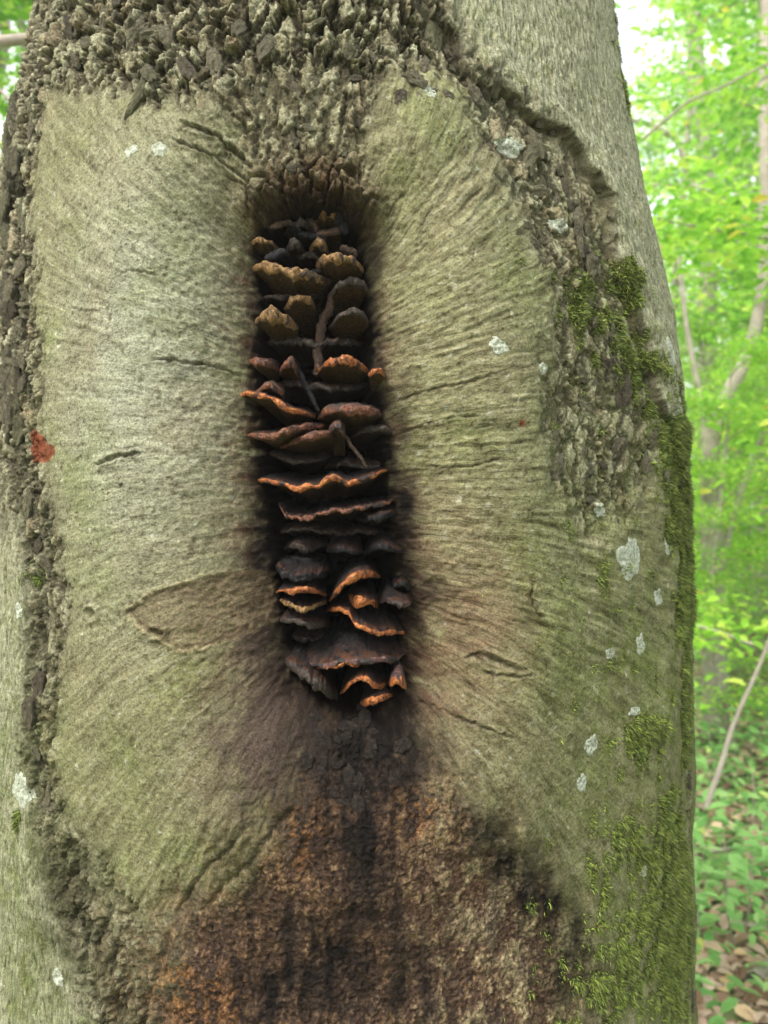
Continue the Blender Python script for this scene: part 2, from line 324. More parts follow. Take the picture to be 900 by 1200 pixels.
    d5 = sdf(wu2, wz2, RUSTSPOT); c = mix(c, mix(np.ones_like(c) * C(.125, .036, .018), C(.035, .018, .012), ss(.1, .5, n4 + .5 * n3)), ss(.001, -.001, d5) * .95)
    for (kx, ky, kr) in [(603, 497, 4)]:
        ku, kz = px2uz(kx, ky); c = mix(c, C(.12, .02, .01), np.exp(-(((U - ku) ** 2 + (Z - kz) ** 2) / (kr * PXM) ** 2)))
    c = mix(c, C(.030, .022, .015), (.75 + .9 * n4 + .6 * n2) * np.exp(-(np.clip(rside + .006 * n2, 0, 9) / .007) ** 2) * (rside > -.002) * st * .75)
    moss = 0
    for (mx, my, rx, ry, s) in MOSS:
        u, z = px2uz(mx, my); u2, _ = px2uz(min(mx + rx, 808), my); u1, _ = px2uz(mx - rx, my); ru = max((u2 - u1) / 2, rx * PXM * .7)
        moss = np.maximum(moss, s * np.exp(-((wu - u) / ru) ** 2 - ((wz - z) / (ry * PXM * 1.15)) ** 2))
    mossm = ss(.34, .85, moss * .95 + .62 * n5 + .36 * n2 + .30 * n4 - .10)
    c = mix(c, C(.055, .062, .014), mossm * .8)
    c = mix(c, C(.0045, .0035, .0030), ss(.002, -.004, d))  # near-black colour everywhere inside the opening
    wet = np.clip(ss(.002, -.006, d) + .5 * halo * low + .35 * tri, 0, 1)
    c = np.clip(c, .003, .8)
    h = h * ss(-.1, .5, Z) 
    FLOW = np.stack([mu * a, np.abs(nn), q * .3], -1)
    return h, c, wet, mossm * ss(.0, .01, d), FLOW, np.clip(outer, 0, 1), np.clip(rough + tri, 0, 1), lined

CRACKS = [(P([(120,548),(140,541),(158,536),(178,533)]), .0016, .003), (P([(180,425),(205,422),(235,425),(268,431)]), .0013, .0025),
          (P([(155,325),(172,322),(195,327)]), .0010, .0015), (P([(482,822),(520,835),(560,850),(600,862)]), .0012, .0025),
          (P([(545,775),(565,768),(590,778),(612,784)]), .0022, .003), (P([(560,786),(585,790),(620,788)]), .0014, .002),
          (P([(618,680),(612,698),(622,716),(630,722)]), .0014, .003), (P([(500,545),(540,548),(585,540)]), .0010, .002),
          (P([(208,375),(235,384),(252,388)]), .0009, .0015), (P([(80,360),(105,367),(125,366)]), .0009, .0015),
          (P([(462,470),(500,455),(540,452),(580,440)]), .0012, .002), (P([(470,505),(520,490),(560,488)]), .0010, .002),
          (P([(300,1075),(330,1110),(336,1125)]), .0012, .002), (P([(200,60),(190,110),(196,140)]), .003, .006),
          (P([(255,200),(290,215),(330,240)]), .001, .002), (P([(215,150),(260,165),(300,200)]), .0016, .004), (P([(205,170),(250,182),(298,215)]), .0012, .003),
          (P([(620,225),(640,290),(648,320)]), .0022, .005), (P([(345,140),(352,180),(368,225)]), .0016, .004), (P([(410,90),(400,150),(392,200)]), .0014, .003),
          (P([(735,640),(737,600),(728,560)]), .0012, .002)]

def surf(U, Z, h):
    th = U / R0; r = rad(Z) + h
    lobes = 0.06 * np.exp(-np.clip(Z, 0, 9) / .3) * np.cos(th * 5 + 1)
    r = r + lobes
    return np.stack([cxz(Z) + r * np.sin(th), D - r * np.cos(th), Z], -1)

# grid
def axis(segs):
    o = []
    for a, b, s in segs: n = max(1, int(round((b - a) / s))); o += list(np.linspace(a, b, n, endpoint=False))
    return np.array(o)
Ua = axis([(-math.pi, -1.45, .03), (-1.45, -.85, .0045), (-.85, .80, .0028), (.80, 1.50, .0042), (1.50, math.pi, .03)]) * R0
Za = np.append(axis([(-.15, .8, .02), (.8, .93, .006), (.93, 1.05, .002), (1.05, 1.96, .0013), (1.96, 2.10, .002), (2.10, 2.3, .005), (2.3, 7.5, .05)]), 7.5)
NU, NZ = len(Ua), len(Za)
UU, ZZ = np.meshgrid(Ua, Za)
H, CC, WET, MO, FLOW, OUTER, RGH, LND = field(UU, ZZ)
POS = surf(UU, ZZ, H).astype(np.float32)
print('trunk grid', NU, NZ, NU * NZ)

# ------------------------------------------------------------------ helpers
def tag(o, label=None, cat=None, group=None, kind=None):
    if label: o['label'] = label
    if cat: o['category'] = cat
    if group: o['group'] = group
    if kind: o['kind'] = kind
    return o
def npmesh(name, verts, faces, smooth=True, mat=None):
    """faces: (n,k) int array"""
    me = bpy.data.meshes.new(name); verts = np.asarray(verts, np.float32); faces = np.asarray(faces, np.int32)
    me.vertices.add(len(verts)); me.vertices.foreach_set('co', verts.ravel())
    n, k = faces.shape; me.loops.add(n * k); me.polygons.add(n)
    me.loops.foreach_set('vertex_index', faces.ravel()); me.polygons.foreach_set('loop_start', np.arange(0, n * k, k, dtype=np.int32))
    me.polygons.foreach_set('use_smooth', np.full(n, smooth)); me.update(calc_edges=True); me.validate()
    if mat: me.materials.append(mat)
    return me
def attr_col(me, name, col):
    a = me.attributes.new(name, 'FLOAT_COLOR', 'POINT'); c = np.ones((len(me.vertices), 4), np.float32); c[:, :3] = col; a.data.foreach_set('color', c.ravel())
def attr_f(me, name, v):
    a = me.attributes.new(name, 'FLOAT', 'POINT'); a.data.foreach_set('value', np.asarray(v, np.float32).ravel())
def link(name, me, parent=None, loc=None):
    o = bpy.data.objects.new(name, me); COL.objects.link(o)
    if parent: o.parent = parent
    if loc is not None: o.location = loc
    return o
def empty(name, loc=(0, 0, 0), rz=0):
    o = bpy.data.objects.new(name, None); COL.objects.link(o); o.location = loc; o.rotation_euler = (0, 0, rz); o.empty_display_size = .1; return o
def gridfaces(nr, nc, closed):
    i = np.arange(nr - 1)[:, None] * nc; j = np.arange(nc if closed else nc - 1)[None, :]; j2 = (j + 1) % nc
    return np.stack([i + j, i + j2, i + nc + j2, i + nc + j], -1).reshape(-1, 4)
def at_uz(U, Z):
    """position on the finished bark surface (bilinear) and masks"""
    U = np.asarray(U, float); Z = np.asarray(Z, float)
    i = np.clip(np.searchsorted(Ua, U) - 1, 0, NU - 2); j = np.clip(np.searchsorted(Za, Z) - 1, 0, NZ - 2)
    fu = np.clip((U - Ua[i]) / (Ua[i + 1] - Ua[i]), 0, 1)[..., None]; fz = np.clip((Z - Za[j]) / (Za[j + 1] - Za[j]), 0, 1)[..., None]
    return (POS[j, i] * (1 - fu) + POS[j, i + 1] * fu) * (1 - fz) + (POS[j + 1, i] * (1 - fu) + POS[j + 1, i + 1] * fu) * fz
def nrm_uz(U, Z, e=.004):
    a = at_uz(U + e, Z) - at_uz(U - e, Z); b = at_uz(U, Z + e) - at_uz(U, Z - e); n = np.cross(a, b); return n / (np.linalg.norm(n, axis=-1, keepdims=True) + 1e-9)
def pt(px, py, y):
    """world point seen at photo pixel px,py at depth y"""
    return Vector(((px - 450) / FPX * y, y, CAM_Z + (600 - py) / FPX * y))

# ------------------------------------------------------------------ materials
def newmat(name):
    m = bpy.data.materials.new(name); m.use_nodes = True; n = m.node_tree; n.nodes.clear()
    out = n.nodes.new('ShaderNodeOutputMaterial'); b = n.nodes.new('ShaderNodeBsdfPrincipled'); n.links.new(b.outputs[0], out.inputs[0]); return m, n, b, out
def N(n, typ, **kw):
    x = n.nodes.new(typ)
    for k, v in kw.items():
        if k.startswith('i_'): x.inputs[k[2:].replace('_', ' ')].default_value = v
        else: setattr(x, k, v)
    return x
def noise(n, scale, detail=4, rough=.6, stretch=None, dist=0):
    tc = N(n, 'ShaderNodeTexCoord'); src = tc.outputs['Object']
    if stretch:
        mp = N(n, 'ShaderNodeMapping'); mp.inputs['Scale'].default_value = stretch; n.links.new(src, mp.inputs[0]); src = mp.outputs[0]
    t = N(n, 'ShaderNodeTexNoise'); t.inputs['Scale'].default_value = scale; t.inputs['Detail'].default_value = detail; t.inputs['Roughness'].default_value = rough; t.inputs['Distortion'].default_value = dist
    n.links.new(src, t.inputs['Vector']); return t.outputs[0]
def ramp(n, src, stops):
    r = N(n, 'ShaderNodeValToRGB'); e = r.color_ramp.elements
    while len(e) < len(stops): e.new(.5)
    for el, (p, c) in zip(e, stops): el.position = p; el.color = (*c, 1) if len(c) == 3 else c
    n.links.new(src, r.inputs[0]); return r.outputs[0]
def mixc(n, fac, a, b, mode='MIX'):
    m = N(n, 'ShaderNodeMix', data_type='RGBA', blend_type=mode)
    for s, v in ((m.inputs[0], fac), (m.inputs[6], a), (m.inputs[7], b)):
        if isinstance(v, (int, float)): s.default_value = v
        elif isinstance(v, tuple): s.default_value = (*v, 1)
        else: n.links.new(v, s)
    return m.outputs[2]
def bump(n, b, src, strength, dist):
    bp = N(n, 'ShaderNodeBump'); bp.inputs['Strength'].default_value = strength; bp.inputs['Distance'].default_value = dist
    n.links.new(src, bp.inputs['Height']); n.links.new(bp.outputs[0], b.inputs['Normal']); return bp

def bark_mat():
    m, n, b, out = newmat('bark')
    at = N(n, 'ShaderNodeAttribute', attribute_name='tint'); wt = N(n, 'ShaderNodeAttribute', attribute_name='wet')
    ot = N(n, 'ShaderNodeAttribute', attribute_name='outer'); rg = N(n, 'ShaderNodeAttribute', attribute_name='rough')
    def anis(attr, sc, detail, rough, dist=0.):
        a = N(n, 'ShaderNodeAttribute', attribute_name=attr); mp = N(n, 'ShaderNodeMapping'); mp.inputs['Scale'].default_value = sc; n.links.new(a.outputs['Vector'], mp.inputs[0])
        t = N(n, 'ShaderNodeTexNoise'); t.inputs['Scale'].default_value = 1; t.inputs['Detail'].default_value = detail; t.inputs['Roughness'].default_value = rough; t.inputs['Distortion'].default_value = dist
        n.links.new(mp.outputs[0], t.inputs['Vector']); return t.outputs[0]
    def mf(f, a, b_):
        m_ = N(n, 'ShaderNodeMix', data_type='FLOAT')
        for s_, v in ((m_.inputs[0], f), (m_.inputs[2], a), (m_.inputs[3], b_)):
            if isinstance(v, float): s_.default_value = v
            else: n.links.new(v, s_)
        return m_.outputs[0]
    fa = anis('flow', (36, 260, 36), 4, .66, .25); fb = anis('fibre', (300, 70, 1), 4, .65, .3); fc = noise(n, 330, 4, .65)
    ln = N(n, 'ShaderNodeAttribute', attribute_name='lined'); lm = N(n, 'ShaderNodeMapRange'); lm.inputs[3].default_value = .45; lm.inputs[4].default_value = .12; n.links.new(ln.outputs['Fac'], lm.inputs[0]); f = mf(lm.outputs[0], fa, fc); f = mf(ot.outputs['Fac'], f, fb); f = mf(rg.outputs['Fac'], f, fc)
    g = noise(n, 560, 3, .6); env = noise(n, 26, 3, .6)
    # lenticels and dark pits
    vo = N(n, 'ShaderNodeTexVoronoi'); vo.inputs['Scale'].default_value = 1; a_ = N(n, 'ShaderNodeAttribute', attribute_name='flow'); mp = N(n, 'ShaderNodeMapping'); mp.inputs['Scale'].default_value = (90, 170, 90)
    n.links.new(a_.outputs['Vector'], mp.inputs[0]); n.links.new(mp.outputs[0], vo.inputs['Vector'])
    pits = ramp(n, vo.outputs['Distance'], [(.10, (.35, .30, .25)), (.22, (1, 1, 1))])
    k = ramp(n, f, [(.32, (.28, .26, .23)), (.42, (.78, .77, .74)), (.50, (1.0, 1.0, .99)), (.60, (1.32, 1.33, 1.30)), (.70, (1.8, 1.83, 1.8))])
    k2 = ramp(n, g, [(.34, (.50, .47, .43)), (.48, (1, 1, 1)), (.64, (1.5, 1.5, 1.45))])
    c = mixc(n, 1.0, at.outputs['Color'], k, 'MULTIPLY'); c = mixc(n, .6, c, k2, 'MULTIPLY')
    pf = ramp(n, env, [(.45, (0, 0, 0)), (.62, (.8, .8, .8))]); c = mixc(n, pf, c, mixc(n, 1., c, pits, 'MULTIPLY'))
    n.links.new(c, b.inputs['Base Color'])
    mr = N(n, 'ShaderNodeMapRange'); mr.inputs[3].default_value = .80; mr.inputs[4].default_value = .68; n.links.new(wt.outputs['Fac'], mr.inputs[0]); n.links.new(mr.outputs[0], b.inputs['Roughness'])
    b.inputs['Specular IOR Level'].default_value = .07
    ad = N(n, 'ShaderNodeMath', operation='MULTIPLY_ADD'); n.links.new(f, ad.inputs[0]); ad.inputs[1].default_value = 2.2; n.links.new(g, ad.inputs[2])
    bump(n, b, ad.outputs[0], .75, .0011)
    return m
M_BARK = bark_mat()
def simple(name, stops, scale, rough=.8, bs=.5, bd=.002, stretch=None, spec=.3, detail=6, dist=0):
    m, n, b, out = newmat(name); t = noise(n, scale, detail, .65, stretch, dist); n.links.new(ramp(n, t, stops), b.inputs['Base Color'])
    b.inputs['Roughness'].default_value = rough; b.inputs['Specular IOR Level'].default_value = spec
    t2 = noise(n, scale * 3.1, 5, .7, stretch); bump(n, b, t2, bs, bd); return m

# ------------------------------------------------------------------ the wounded beech
tree = empty('beech_tree', (float(cxz(0)), D, 0))
tag(tree, 'big grey-green beech trunk with a long black hollow between two rolled lips', 'tree')
me = npmesh('trunk', POS.reshape(-1, 3) - np.array([float(cxz(0)), D, 0], np.float32), gridfaces(NZ, NU, True), True, M_BARK)
attr_col(me, 'tint', CC.reshape(-1, 3)); attr_f(me, 'wet', WET); attr_f(me, 'outer', OUTER); attr_f(me, 'rough', RGH); attr_f(me, 'lined', LND)
for nm_, v_ in (('flow', FLOW), ('fibre', np.stack([UU, ZZ, UU * 0], -1))):
    at_ = me.attributes.new(nm_, 'FLOAT_VECTOR', 'POINT'); at_.data.foreach_set('vector', np.asarray(v_, np.float32).ravel())
trunk = link('trunk', me, tree)

def normals_frame(n, up=Vector((0, 0, 1)), roll=0.0):
    n = Vector(n).normalized(); x = up.cross(n).normalized(); y = n.cross(x)
    m = Matrix((x, y, n)).transposed(); return m.to_4x4() @ Matrix.Rotation(roll, 4, 'Z')
def plate_mesh(seed):
    r = np.random.default_rng(seed); K = 18; a = np.linspace(0, 2 * np.pi, K, endpoint=False)
    rim = 1 + .25 * perlin(np.cos(a) * 1.9 + seed * 3.3, np.sin(a) * 1.9, seed) + .13 * r.uniform(-1, 1, K)
    rx, ry = .5 * rim * np.cos(a), .5 * rim * np.sin(a); sx = r.uniform(.55, .8)
    V = []; rings = [(1.0, -.22), (1.06, .05), (1.0, .16), (.72, .24), (.40, .27), (.02, .26)]
    for k, (q, zz) in enumerate(rings):
        x = rx * q * sx; y = ry * q
        z = zz + (.22 * perlin(x * 5 + seed, y * 3, 5) + .13 * r.uniform(-1, 1, K) * min(1, q * 1.5) + .2 * y) * (k > 0)
        V.append(np.stack([x, y, z], -1))
    V = np.concatenate(V); F = gridfaces(len(rings), K, True)
    me = npmesh('bark_plate', V, F, False, M_PLATE); return me
def plate_material():
    m, n, b, out = newmat('plate_bark'); t = noise(n, 5.5, 6, .75); oi = N(n, 'ShaderNodeObjectInfo')
    c = ramp(n, t, [(.28, (.030, .024, .016)), (.42, (.15, .138, .088)), (.54, (.25, .24, .165)), (.68, (.36, .36, .28))])
    k = ramp(n, oi.outputs['Random'], [(0, (.45, .38, .30)), (.4, (.95, .92, .80)), (.7, (.8, .85, .6)), (1, (1.15, 1.1, 1.0))])
    n.links.new(mixc(n, 1., c, k, 'MULTIPLY'), b.inputs['Base Color']); b.inputs['Roughness'].default_value = .9; bump(n, b, noise(n, 12, 5, .7), 1., .10); return m
M_PLATE = plate_material()
PM = [plate_mesh(i) for i in range(14)]
M_PLD = simple('sooty_bark', [(.3, (.006, .005, .005)), (.5, (.030, .022, .018)), (.7, (.10, .075, .055))], 5, .55, .8, .06)
PMD = [m_.copy() for m_ in PM[:8]]
for m_ in PMD: m_.materials[0] = M_PLD
TORG = Vector((float(cxz(0)), D, 0))
def put_plate(px, py, size, roll=0., lift=0., uz=None, asp=1.0, pool=None):
    U, Z = uz if uz is not None else px2uz(px, py)
    p = at_uz(U, Z); n = nrm_uz(U, Z, .008) * .6 + np.array([math.sin(U / R0), -math.cos(U / R0), 0]) * .4
    o = link('bark_plate', random.choice(pool or PM), tree); m = normals_frame(n, roll=roll)
    o.matrix_local = Matrix.Translation(Vector(p) - TORG + Vector(n) * lift) @ m @ Matrix.Diagonal((size, size * asp, size * .42, 1)); return o
rp = random.Random(5); cnt = 0
def scatter(poly_px, num, s0, s1, asp=1.5, jit=0, lift=0, pool=None):
    poly = P(poly_px); lo, hi = poly.min(0), poly.max(0); k = 0; tries = 0
    while k < num and tries < 9000:
        tries += 1; u = rp.uniform(lo[0], hi[0]); z = rp.uniform(lo[1], hi[1])
        if inside(np.array([u]), np.array([z]), poly)[0]:
            s = s0 + (s1 - s0) * rp.random() ** 2; put_plate(0, 0, s, rp.gauss(0, 1.0), rp.uniform(-.003, .002) + lift, (u, z), rp.uniform(1, asp), pool); k += 1
def along(pts, num, s0, s1, jit, asp=1.6, lift=0, t0=0, t1=1):
    pl = P(pts)
    for i in range(num):
        t = (t0 + (t1 - t0) * (i + rp.random()) / num) * (len(pl) - 1); j = min(int(t), len(pl) - 2); q = pl[j] + (pl[j + 1] - pl[j]) * (t - j)
        put_plate(0, 0, rp.uniform(s0, s1), rp.gauss(0, .45), rp.uniform(-.003, .002) + lift, (q[0] + rp.gauss(0, jit), q[1] + rp.gauss(0, jit)), rp.uniform(1, asp))
scatter([(35, -20), (40, 60), (100, 95), (200, 105), (330, 85), (430, 80), (480, 30), (440, -20)], 60, .010, .026, 1.5)
scatter([(160, 20), (215, 20), (205, 120), (165, 130)], 5, .020, .034, 1.9, lift=.003)
scatter([(330, 100), (440, 60), (520, 50), (540, 110), (440, 150), (380, 215), (330, 215), (300, 160)], 30, .008, .019, 1.4)
scatter([(640, 440), (720, 420), (750, 520), (700, 600), (640, 580)], 24, .008, .022, 1.4)
scatter([(560, 110), (640, 170), (700, 270), (690, 340), (620, 300), (570, 190)], 26, .007, .018, 1.5)
along([(478, -5), (505, 18), (530, 50), (556, 90)], 9, .015, .028, .003)
along([(560, 95), (610, 118), (668, 160), (712, 232), (738, 345), (768, 450), (800, 590)], 26, .008, .018, .006, lift=-.002)
along([(548, 110), (596, 136), (645, 185), (685, 260), (705, 360), (735, 460), (770, 570)], 60, .007, .020, .011, 1.6, lift=.001)
along([(52, 30), (40, 120), (24, 190), (22, 330), (26, 420), (20, 500)], 30, .012, .026, .004, 1.8)
along([(20, 120), (14, 200), (8, 260), (10, 340), (12, 430), (8, 520)], 34, .016, .034, .008, 1.7, lift=.002)
along([(22, 560), (42, 610), (50, 700), (44, 790), (38, 860), (52, 960)], 20, .010, .020, .004, 2.)
along([(70, 1040), (104, 1110), (140, 1210)], 8, .008, .015, .006, 1.5)
along([(806, 560), (808, 640), (806, 760), (808, 860), (809, 910), (808, 1000), (806, 1090), (806, 1190)], 22, .008, .020, .003, 1.8)
scatter([(365, 845), (455, 845), (490, 890), (440, 960), (390, 950), (350, 890)], 40, .007, .020, 1.2, pool=PMD)
print('plates', sum(o.name.startswith('bark_plate') for o in bpy.data.objects))

# ------------------------------------------------------------------ lichen crusts lying on the bark
def lichen_mat():
    m, n, b, out = newmat('lichen'); t = noise(n, 300, 5, .7); n.links.new(ramp(n, t, [(.36, (.13, .14, .09)), (.48, (.23, .26, .20)), (.62, (.36, .40, .34))]), b.inputs['Base Color'])
    b.inputs['Roughness'].default_value = .9; bump(n, b, noise(n, 600, 4, .7), .6, .0008); return m
M_LICH = lichen_mat()
LICH = [(164, 184, 9, 7, 'round pale lichen disc, left of a close pair on the upper left lip'), (196, 183, 8, 9, 'round pale lichen disc, right of a close pair on the upper left lip'),
 (500, 113, 7, 9, 'small pale lichen spot high up, above the right lip'), (600, 170, 17, 13, 'ragged pale lichen blotch just left of the dark bark ridge at upper right'),
 (660, 261, 11, 9, 'pale lichen spot below the ragged blotch beside the dark ridge'), (575, 409, 10, 10, 'isolated pale lichen spot in the middle of the right lip'),
 (737, 657, 15, 28, 'largest white lichen patch, drop shaped, on the right flank'), (691, 873, 8, 12, 'oblong white lichen patch left of the moss cushion, upper of two'),
 (681, 917, 6, 11, 'oblong white lichen patch left of the moss cushion, lower of two'), (715, 766, 6, 8, 'small round lichen fleck below the largest white patch'),
 (753, 756, 5, 15, 'narrow faint lichen streak right of the small round fleck'), (776, 413, 6, 22, 'tall narrow lichen streak by the mossy right ridge, upper of two'),
 (796, 482, 7, 24, 'tall narrow lichen streak on the right outline, lower of two'), (774, 700, 5, 11, 'small upright lichen patch right of and below the largest white one'),
 (785, 640, 4, 13, 'thin upright lichen sliver right of the largest white patch'), (754, 1020, 4, 8, 'tiny white lichen dot amid the moss at lower right'),
 (26, 925, 12, 22, 'pale blue-green lichen blotch at the far left edge, low down'), (22, 716, 4, 10, 'small pale lichen mark at the far left edge at mid height'),
 (68, 1146, 7, 12, 'pale lichen spot in the dark groove at lower left'), (633, 433, 7, 7, 'pale flaky lichen spot beside the small reddish bark flake'),
 (709, 596, 8, 10, 'pale lichen spot above the largest white patch'), (745, 834, 7, 6, 'tiny lichen fleck just above the moss cushion')]
for li, (px, py, rx, ry, lab) in enumerate(LICH):
    u0, z0 = px2uz(px, py); u1, _ = px2uz(px - rx, py); u2, _ = px2uz(min(px + rx, 806), py); ru = max((u2 - u1) / 2, rx * PXM * .6); rz = ry * PXM * 1.05
    K, Q = 40, 9; a = np.linspace(0, 2 * np.pi, K, endpoint=False); q = np.linspace(0.001, 1, Q)
    rim = 1 + .40 * perlin(np.cos(a) * 1.2 + li * 7, np.sin(a) * 1.2, 9) + .12 * perlin(np.cos(a) * 4 + li * 7, np.sin(a) * 4, 10)
    Ug = u0 + ru * rim[None] * q[:, None] * np.cos(a)[None]; Zg = z0 + rz * rim[None] * q[:, None] * np.sin(a)[None]
    pos = at_uz(Ug, Zg); n0 = np.array([math.sin(u0 / R0), -math.cos(u0 / R0), 0.]); th = (.0005 + .0007 * perlin(Ug * 300, Zg * 300, 12)) * np.where(q > .98, -1.2, 1)[:, None]
    pos = pos + n0 * th[..., None]; c = Vector(at_uz(u0, z0))
    o = link('lichen_patch', npmesh('lichen_patch', pos.reshape(-1, 3) - np.array(c), gridfaces(Q, K, True)[:, ::-1], True, M_LICH), None, c); tag(o, lab, 'lichen', 'pale lichen patches on the bark')


# ------------------------------------------------------------------ bracket fungi in the hollow
def fungus_mat(name, stops, scale, rough, spec=.4, bd=.0016, bs=.9, burnt=.0):
    m, n, b, out = newmat(name); t = noise(n, scale, 6, .72, None, .4); c = ramp(n, t, stops)
    if 'cap' in name:
        ea = N(n, 'ShaderNodeAttribute', attribute_name='edge'); mm_ = N(n, 'ShaderNodeMath', operation='MULTIPLY'); n.links.new(ea.outputs['Fac'], mm_.inputs[0])
        n.links.new(ramp(n, noise(n, 120, 5, .7, None, .6), [(.42, (0, 0, 0)), (.56, (1, 1, 1))]), mm_.inputs[1]); c = mixc(n, mm_.outputs[0], c, (.13, .050, .020))
        c = mixc(n, ramp(n, noise(n, 55, 5, .7), [(.60, (0, 0, 0)), (.68, (.5, .5, .5))]), c, (.040, .032, .026))
    if burnt:
        c = mixc(n, ramp(n, noise(n, 75, 5, .7, None, .5), [(.50 - .12 * burnt, (0, 0, 0)), (.56 - .10 * burnt, (1, 1, 1))]), (.013, .010, .010), c)
    n.links.new(c, b.inputs['Base Color']); b.inputs['Roughness'].default_value = rough; b.inputs['Specular IOR Level'].default_value = spec
    bump(n, b, noise(n, scale * 1.6, 6, .75), bs, bd); return m
FM = {
 'black': fungus_mat('charred_cap', [(.36, (.003, .003, .004)), (.48, (.006, .006, .0065)), (.58, (.015, .016, .018)), (.68, (.060, .064, .070))], 380, .50, .16),
 'grey': fungus_mat('grey_cap', [(.36, (.004, .004, .003)), (.5, (.016, .013, .011)), (.68, (.07, .06, .05))], 360, .7),
 'brown': fungus_mat('brown_cap', [(.36, (.008, .006, .004)), (.5, (.040, .022, .013)), (.66, (.13, .075, .04))], 360, .7),
 'orange': fungus_mat('orange_margin', [(.34, (.03, .010, .006)), (.42, (.13, .034, .010)), (.52, (.30, .092, .019)), (.66, (.42, .215, .07))], 260, .6, burnt=.8),
 'red': fungus_mat('red_brown_margin', [(.34, (.014, .007, .006)), (.44, (.065, .022, .012)), (.55, (.155, .056, .028)), (.68, (.25, .135, .07))], 260, .6, burnt=.7),
 'ochre': fungus_mat('ochre_margin', [(.34, (.014, .009, .004)), (.44, (.085, .046, .014)), (.55, (.20, .115, .038)), (.68, (.30, .20, .09))], 260, .7, burnt=.85),
 'purple': fungus_mat('purple_brown_margin', [(.34, (.012, .007, .007)), (.5, (.085, .042, .040)), (.66, (.18, .10, .085))], 260, .6, burnt=.2),
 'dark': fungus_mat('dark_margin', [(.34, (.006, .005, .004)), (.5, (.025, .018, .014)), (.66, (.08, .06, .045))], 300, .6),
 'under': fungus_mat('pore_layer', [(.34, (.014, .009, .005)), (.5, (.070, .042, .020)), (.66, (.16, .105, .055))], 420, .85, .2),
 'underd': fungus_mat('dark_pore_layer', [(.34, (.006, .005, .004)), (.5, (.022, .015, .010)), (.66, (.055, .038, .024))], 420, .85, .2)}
BC = [0]
def bracket(rim_px, label, cap='black', margin='orange', under='underd', yf=.705, yb=.795, rise=.010, th=.008, ruff=.0020, bend=.55, name='bracket_fungus', back=.45, cat='bracket fungus'):
    BC[0] += 1; sd_ = BC[0] * 13
    rise = rise * .75; pl = np.array(rim_px, float); seg = np.r_[0, np.cumsum(np.hypot(*np.diff(pl, axis=0).T))]; L = seg[-1]
    if pl[:, 1].mean() < 560 and margin in ('orange', 'ochre', 'red'): th *= 1.08
    NS = int(max(34, min(150, L * 1.1))); rb_ = random.Random(sd_); ruff = ruff * rb_.uniform(.6, 1.7) + .0006; wl = rb_.uniform(11, 30); th *= rb_.uniform(.8, 1.2); s = np.linspace(0, 1, NS)
    px = np.interp(s * L, seg, pl[:, 0]); py = np.interp(s * L, seg, pl[:, 1])
    k = 3; py = np.convolve(np.pad(py, k, 'edge'), np.ones(2 * k + 1) / (2 * k + 1), 'valid')
    fr = np.sin(np.pi * np.clip(s, .0, 1)) ** bend
    y = yf + (yb - yf) * .62 * (1 - fr) + .004 * fbm(s * 7 + sd_, s * 0 + 1.5, 3, sd_)
    rim = np.stack([(px - 450) / FPX * y, y, CAM_Z + (600 - py) / FPX * y], -1)
    rim[:, 2] += ruff * fbm(s * L / wl + 2, s * 0 + .7, 4, sd_ + 1, .6); rim[:, 1] += .0022 * fbm(s * L / 15 + 2, s * 0 + 4.7, 3, sd_ + 3)
    cxm = rim[:, 0].mean(); W = rim[:, 0].max() - rim[:, 0].min(); zm = rim[:, 2].mean()
    att = np.stack([cxm + (rim[:, 0] - cxm) * (back + .4 * .5), np.full(NS, yb + .012), zm + (rim[:, 2] - zm) * .45], -1)
    hw = th / 2 * (.30 + .62 * fr) * np.clip(.84 + 1.0 * fbm(s * L / 17, s * 0 + 3.1, 3, sd_ + 2), .2, 1.6)
    def sm(v, k=7):
        return np.stack([np.convolve(np.pad(v[:, j], k, 'edge'), np.ones(2 * k + 1) / (2 * k + 1), 'valid') for j in range(3)], -1)
    rims = sm(rim); hws = hw.mean()
    rows = []; ids = []
    NT, NR, NB = 24, 10, 10
    rr = rise * (.6 + .4 * fr)
    topa = att + np.array([0, 0, 1.]) * (rise + .004); bota = att - np.array([0, 0, 1.]) * (th * .9 + .010)
    for i in range(NT):
        t = i / NT; e = t ** .9; e5 = e ** 5; rr_m = rims * (1 - e5) + rim * e5; hh_ = hws * (1 - e5) + hw * e5; p = topa * (1 - e) + rr_m * e; p[:, 2] = (topa[:, 2]) * (1 - e) + (rr_m[:, 2] + hh_ * .75) * e + rr * .55 * math.sin(math.pi * e) * .6
        wv = .0019 * fbm(s * L / 14 + sd_, np.full(NS, t * 4.), 4, sd_ + 5) + .0011 * math.sin(t * 15 + sd_) * (.4 + s * 0) + .0016 * perlin(s * L / 9, np.full(NS, t * 9.), sd_ + 6)
        p[:, 2] += .0014 * fbm(s * L / 8 + sd_, np.full(NS, t * 20.), 4, sd_ + 16, .6, True) + wv * 1.25 * (0.3 + .7 * math.sin(math.pi * min(1, t + .1))); rows.append(p)
    out = rim - att; out[:, 2] = 0; out /= np.linalg.norm(out, axis=1, keepdims=True) + 1e-9
    for i in range(NR):
        a = math.pi / 2 - math.pi * i / (NR - 1); q = .75 * hw
        lump = 1 + .70 * fbm(s * L / 9 + sd_, np.full(NS, i * .55), 4, sd_ + 8, .6)
        p = rim + out * (np.cos(a) * hw * .95 * lump)[:, None]; p[:, 2] += np.sin(a) * hw * (.75 if a > 0 else 1.0) * (.8 + .2 * lump); rows.append(p)
    lo0 = rows[-1]; los = sm(lo0)
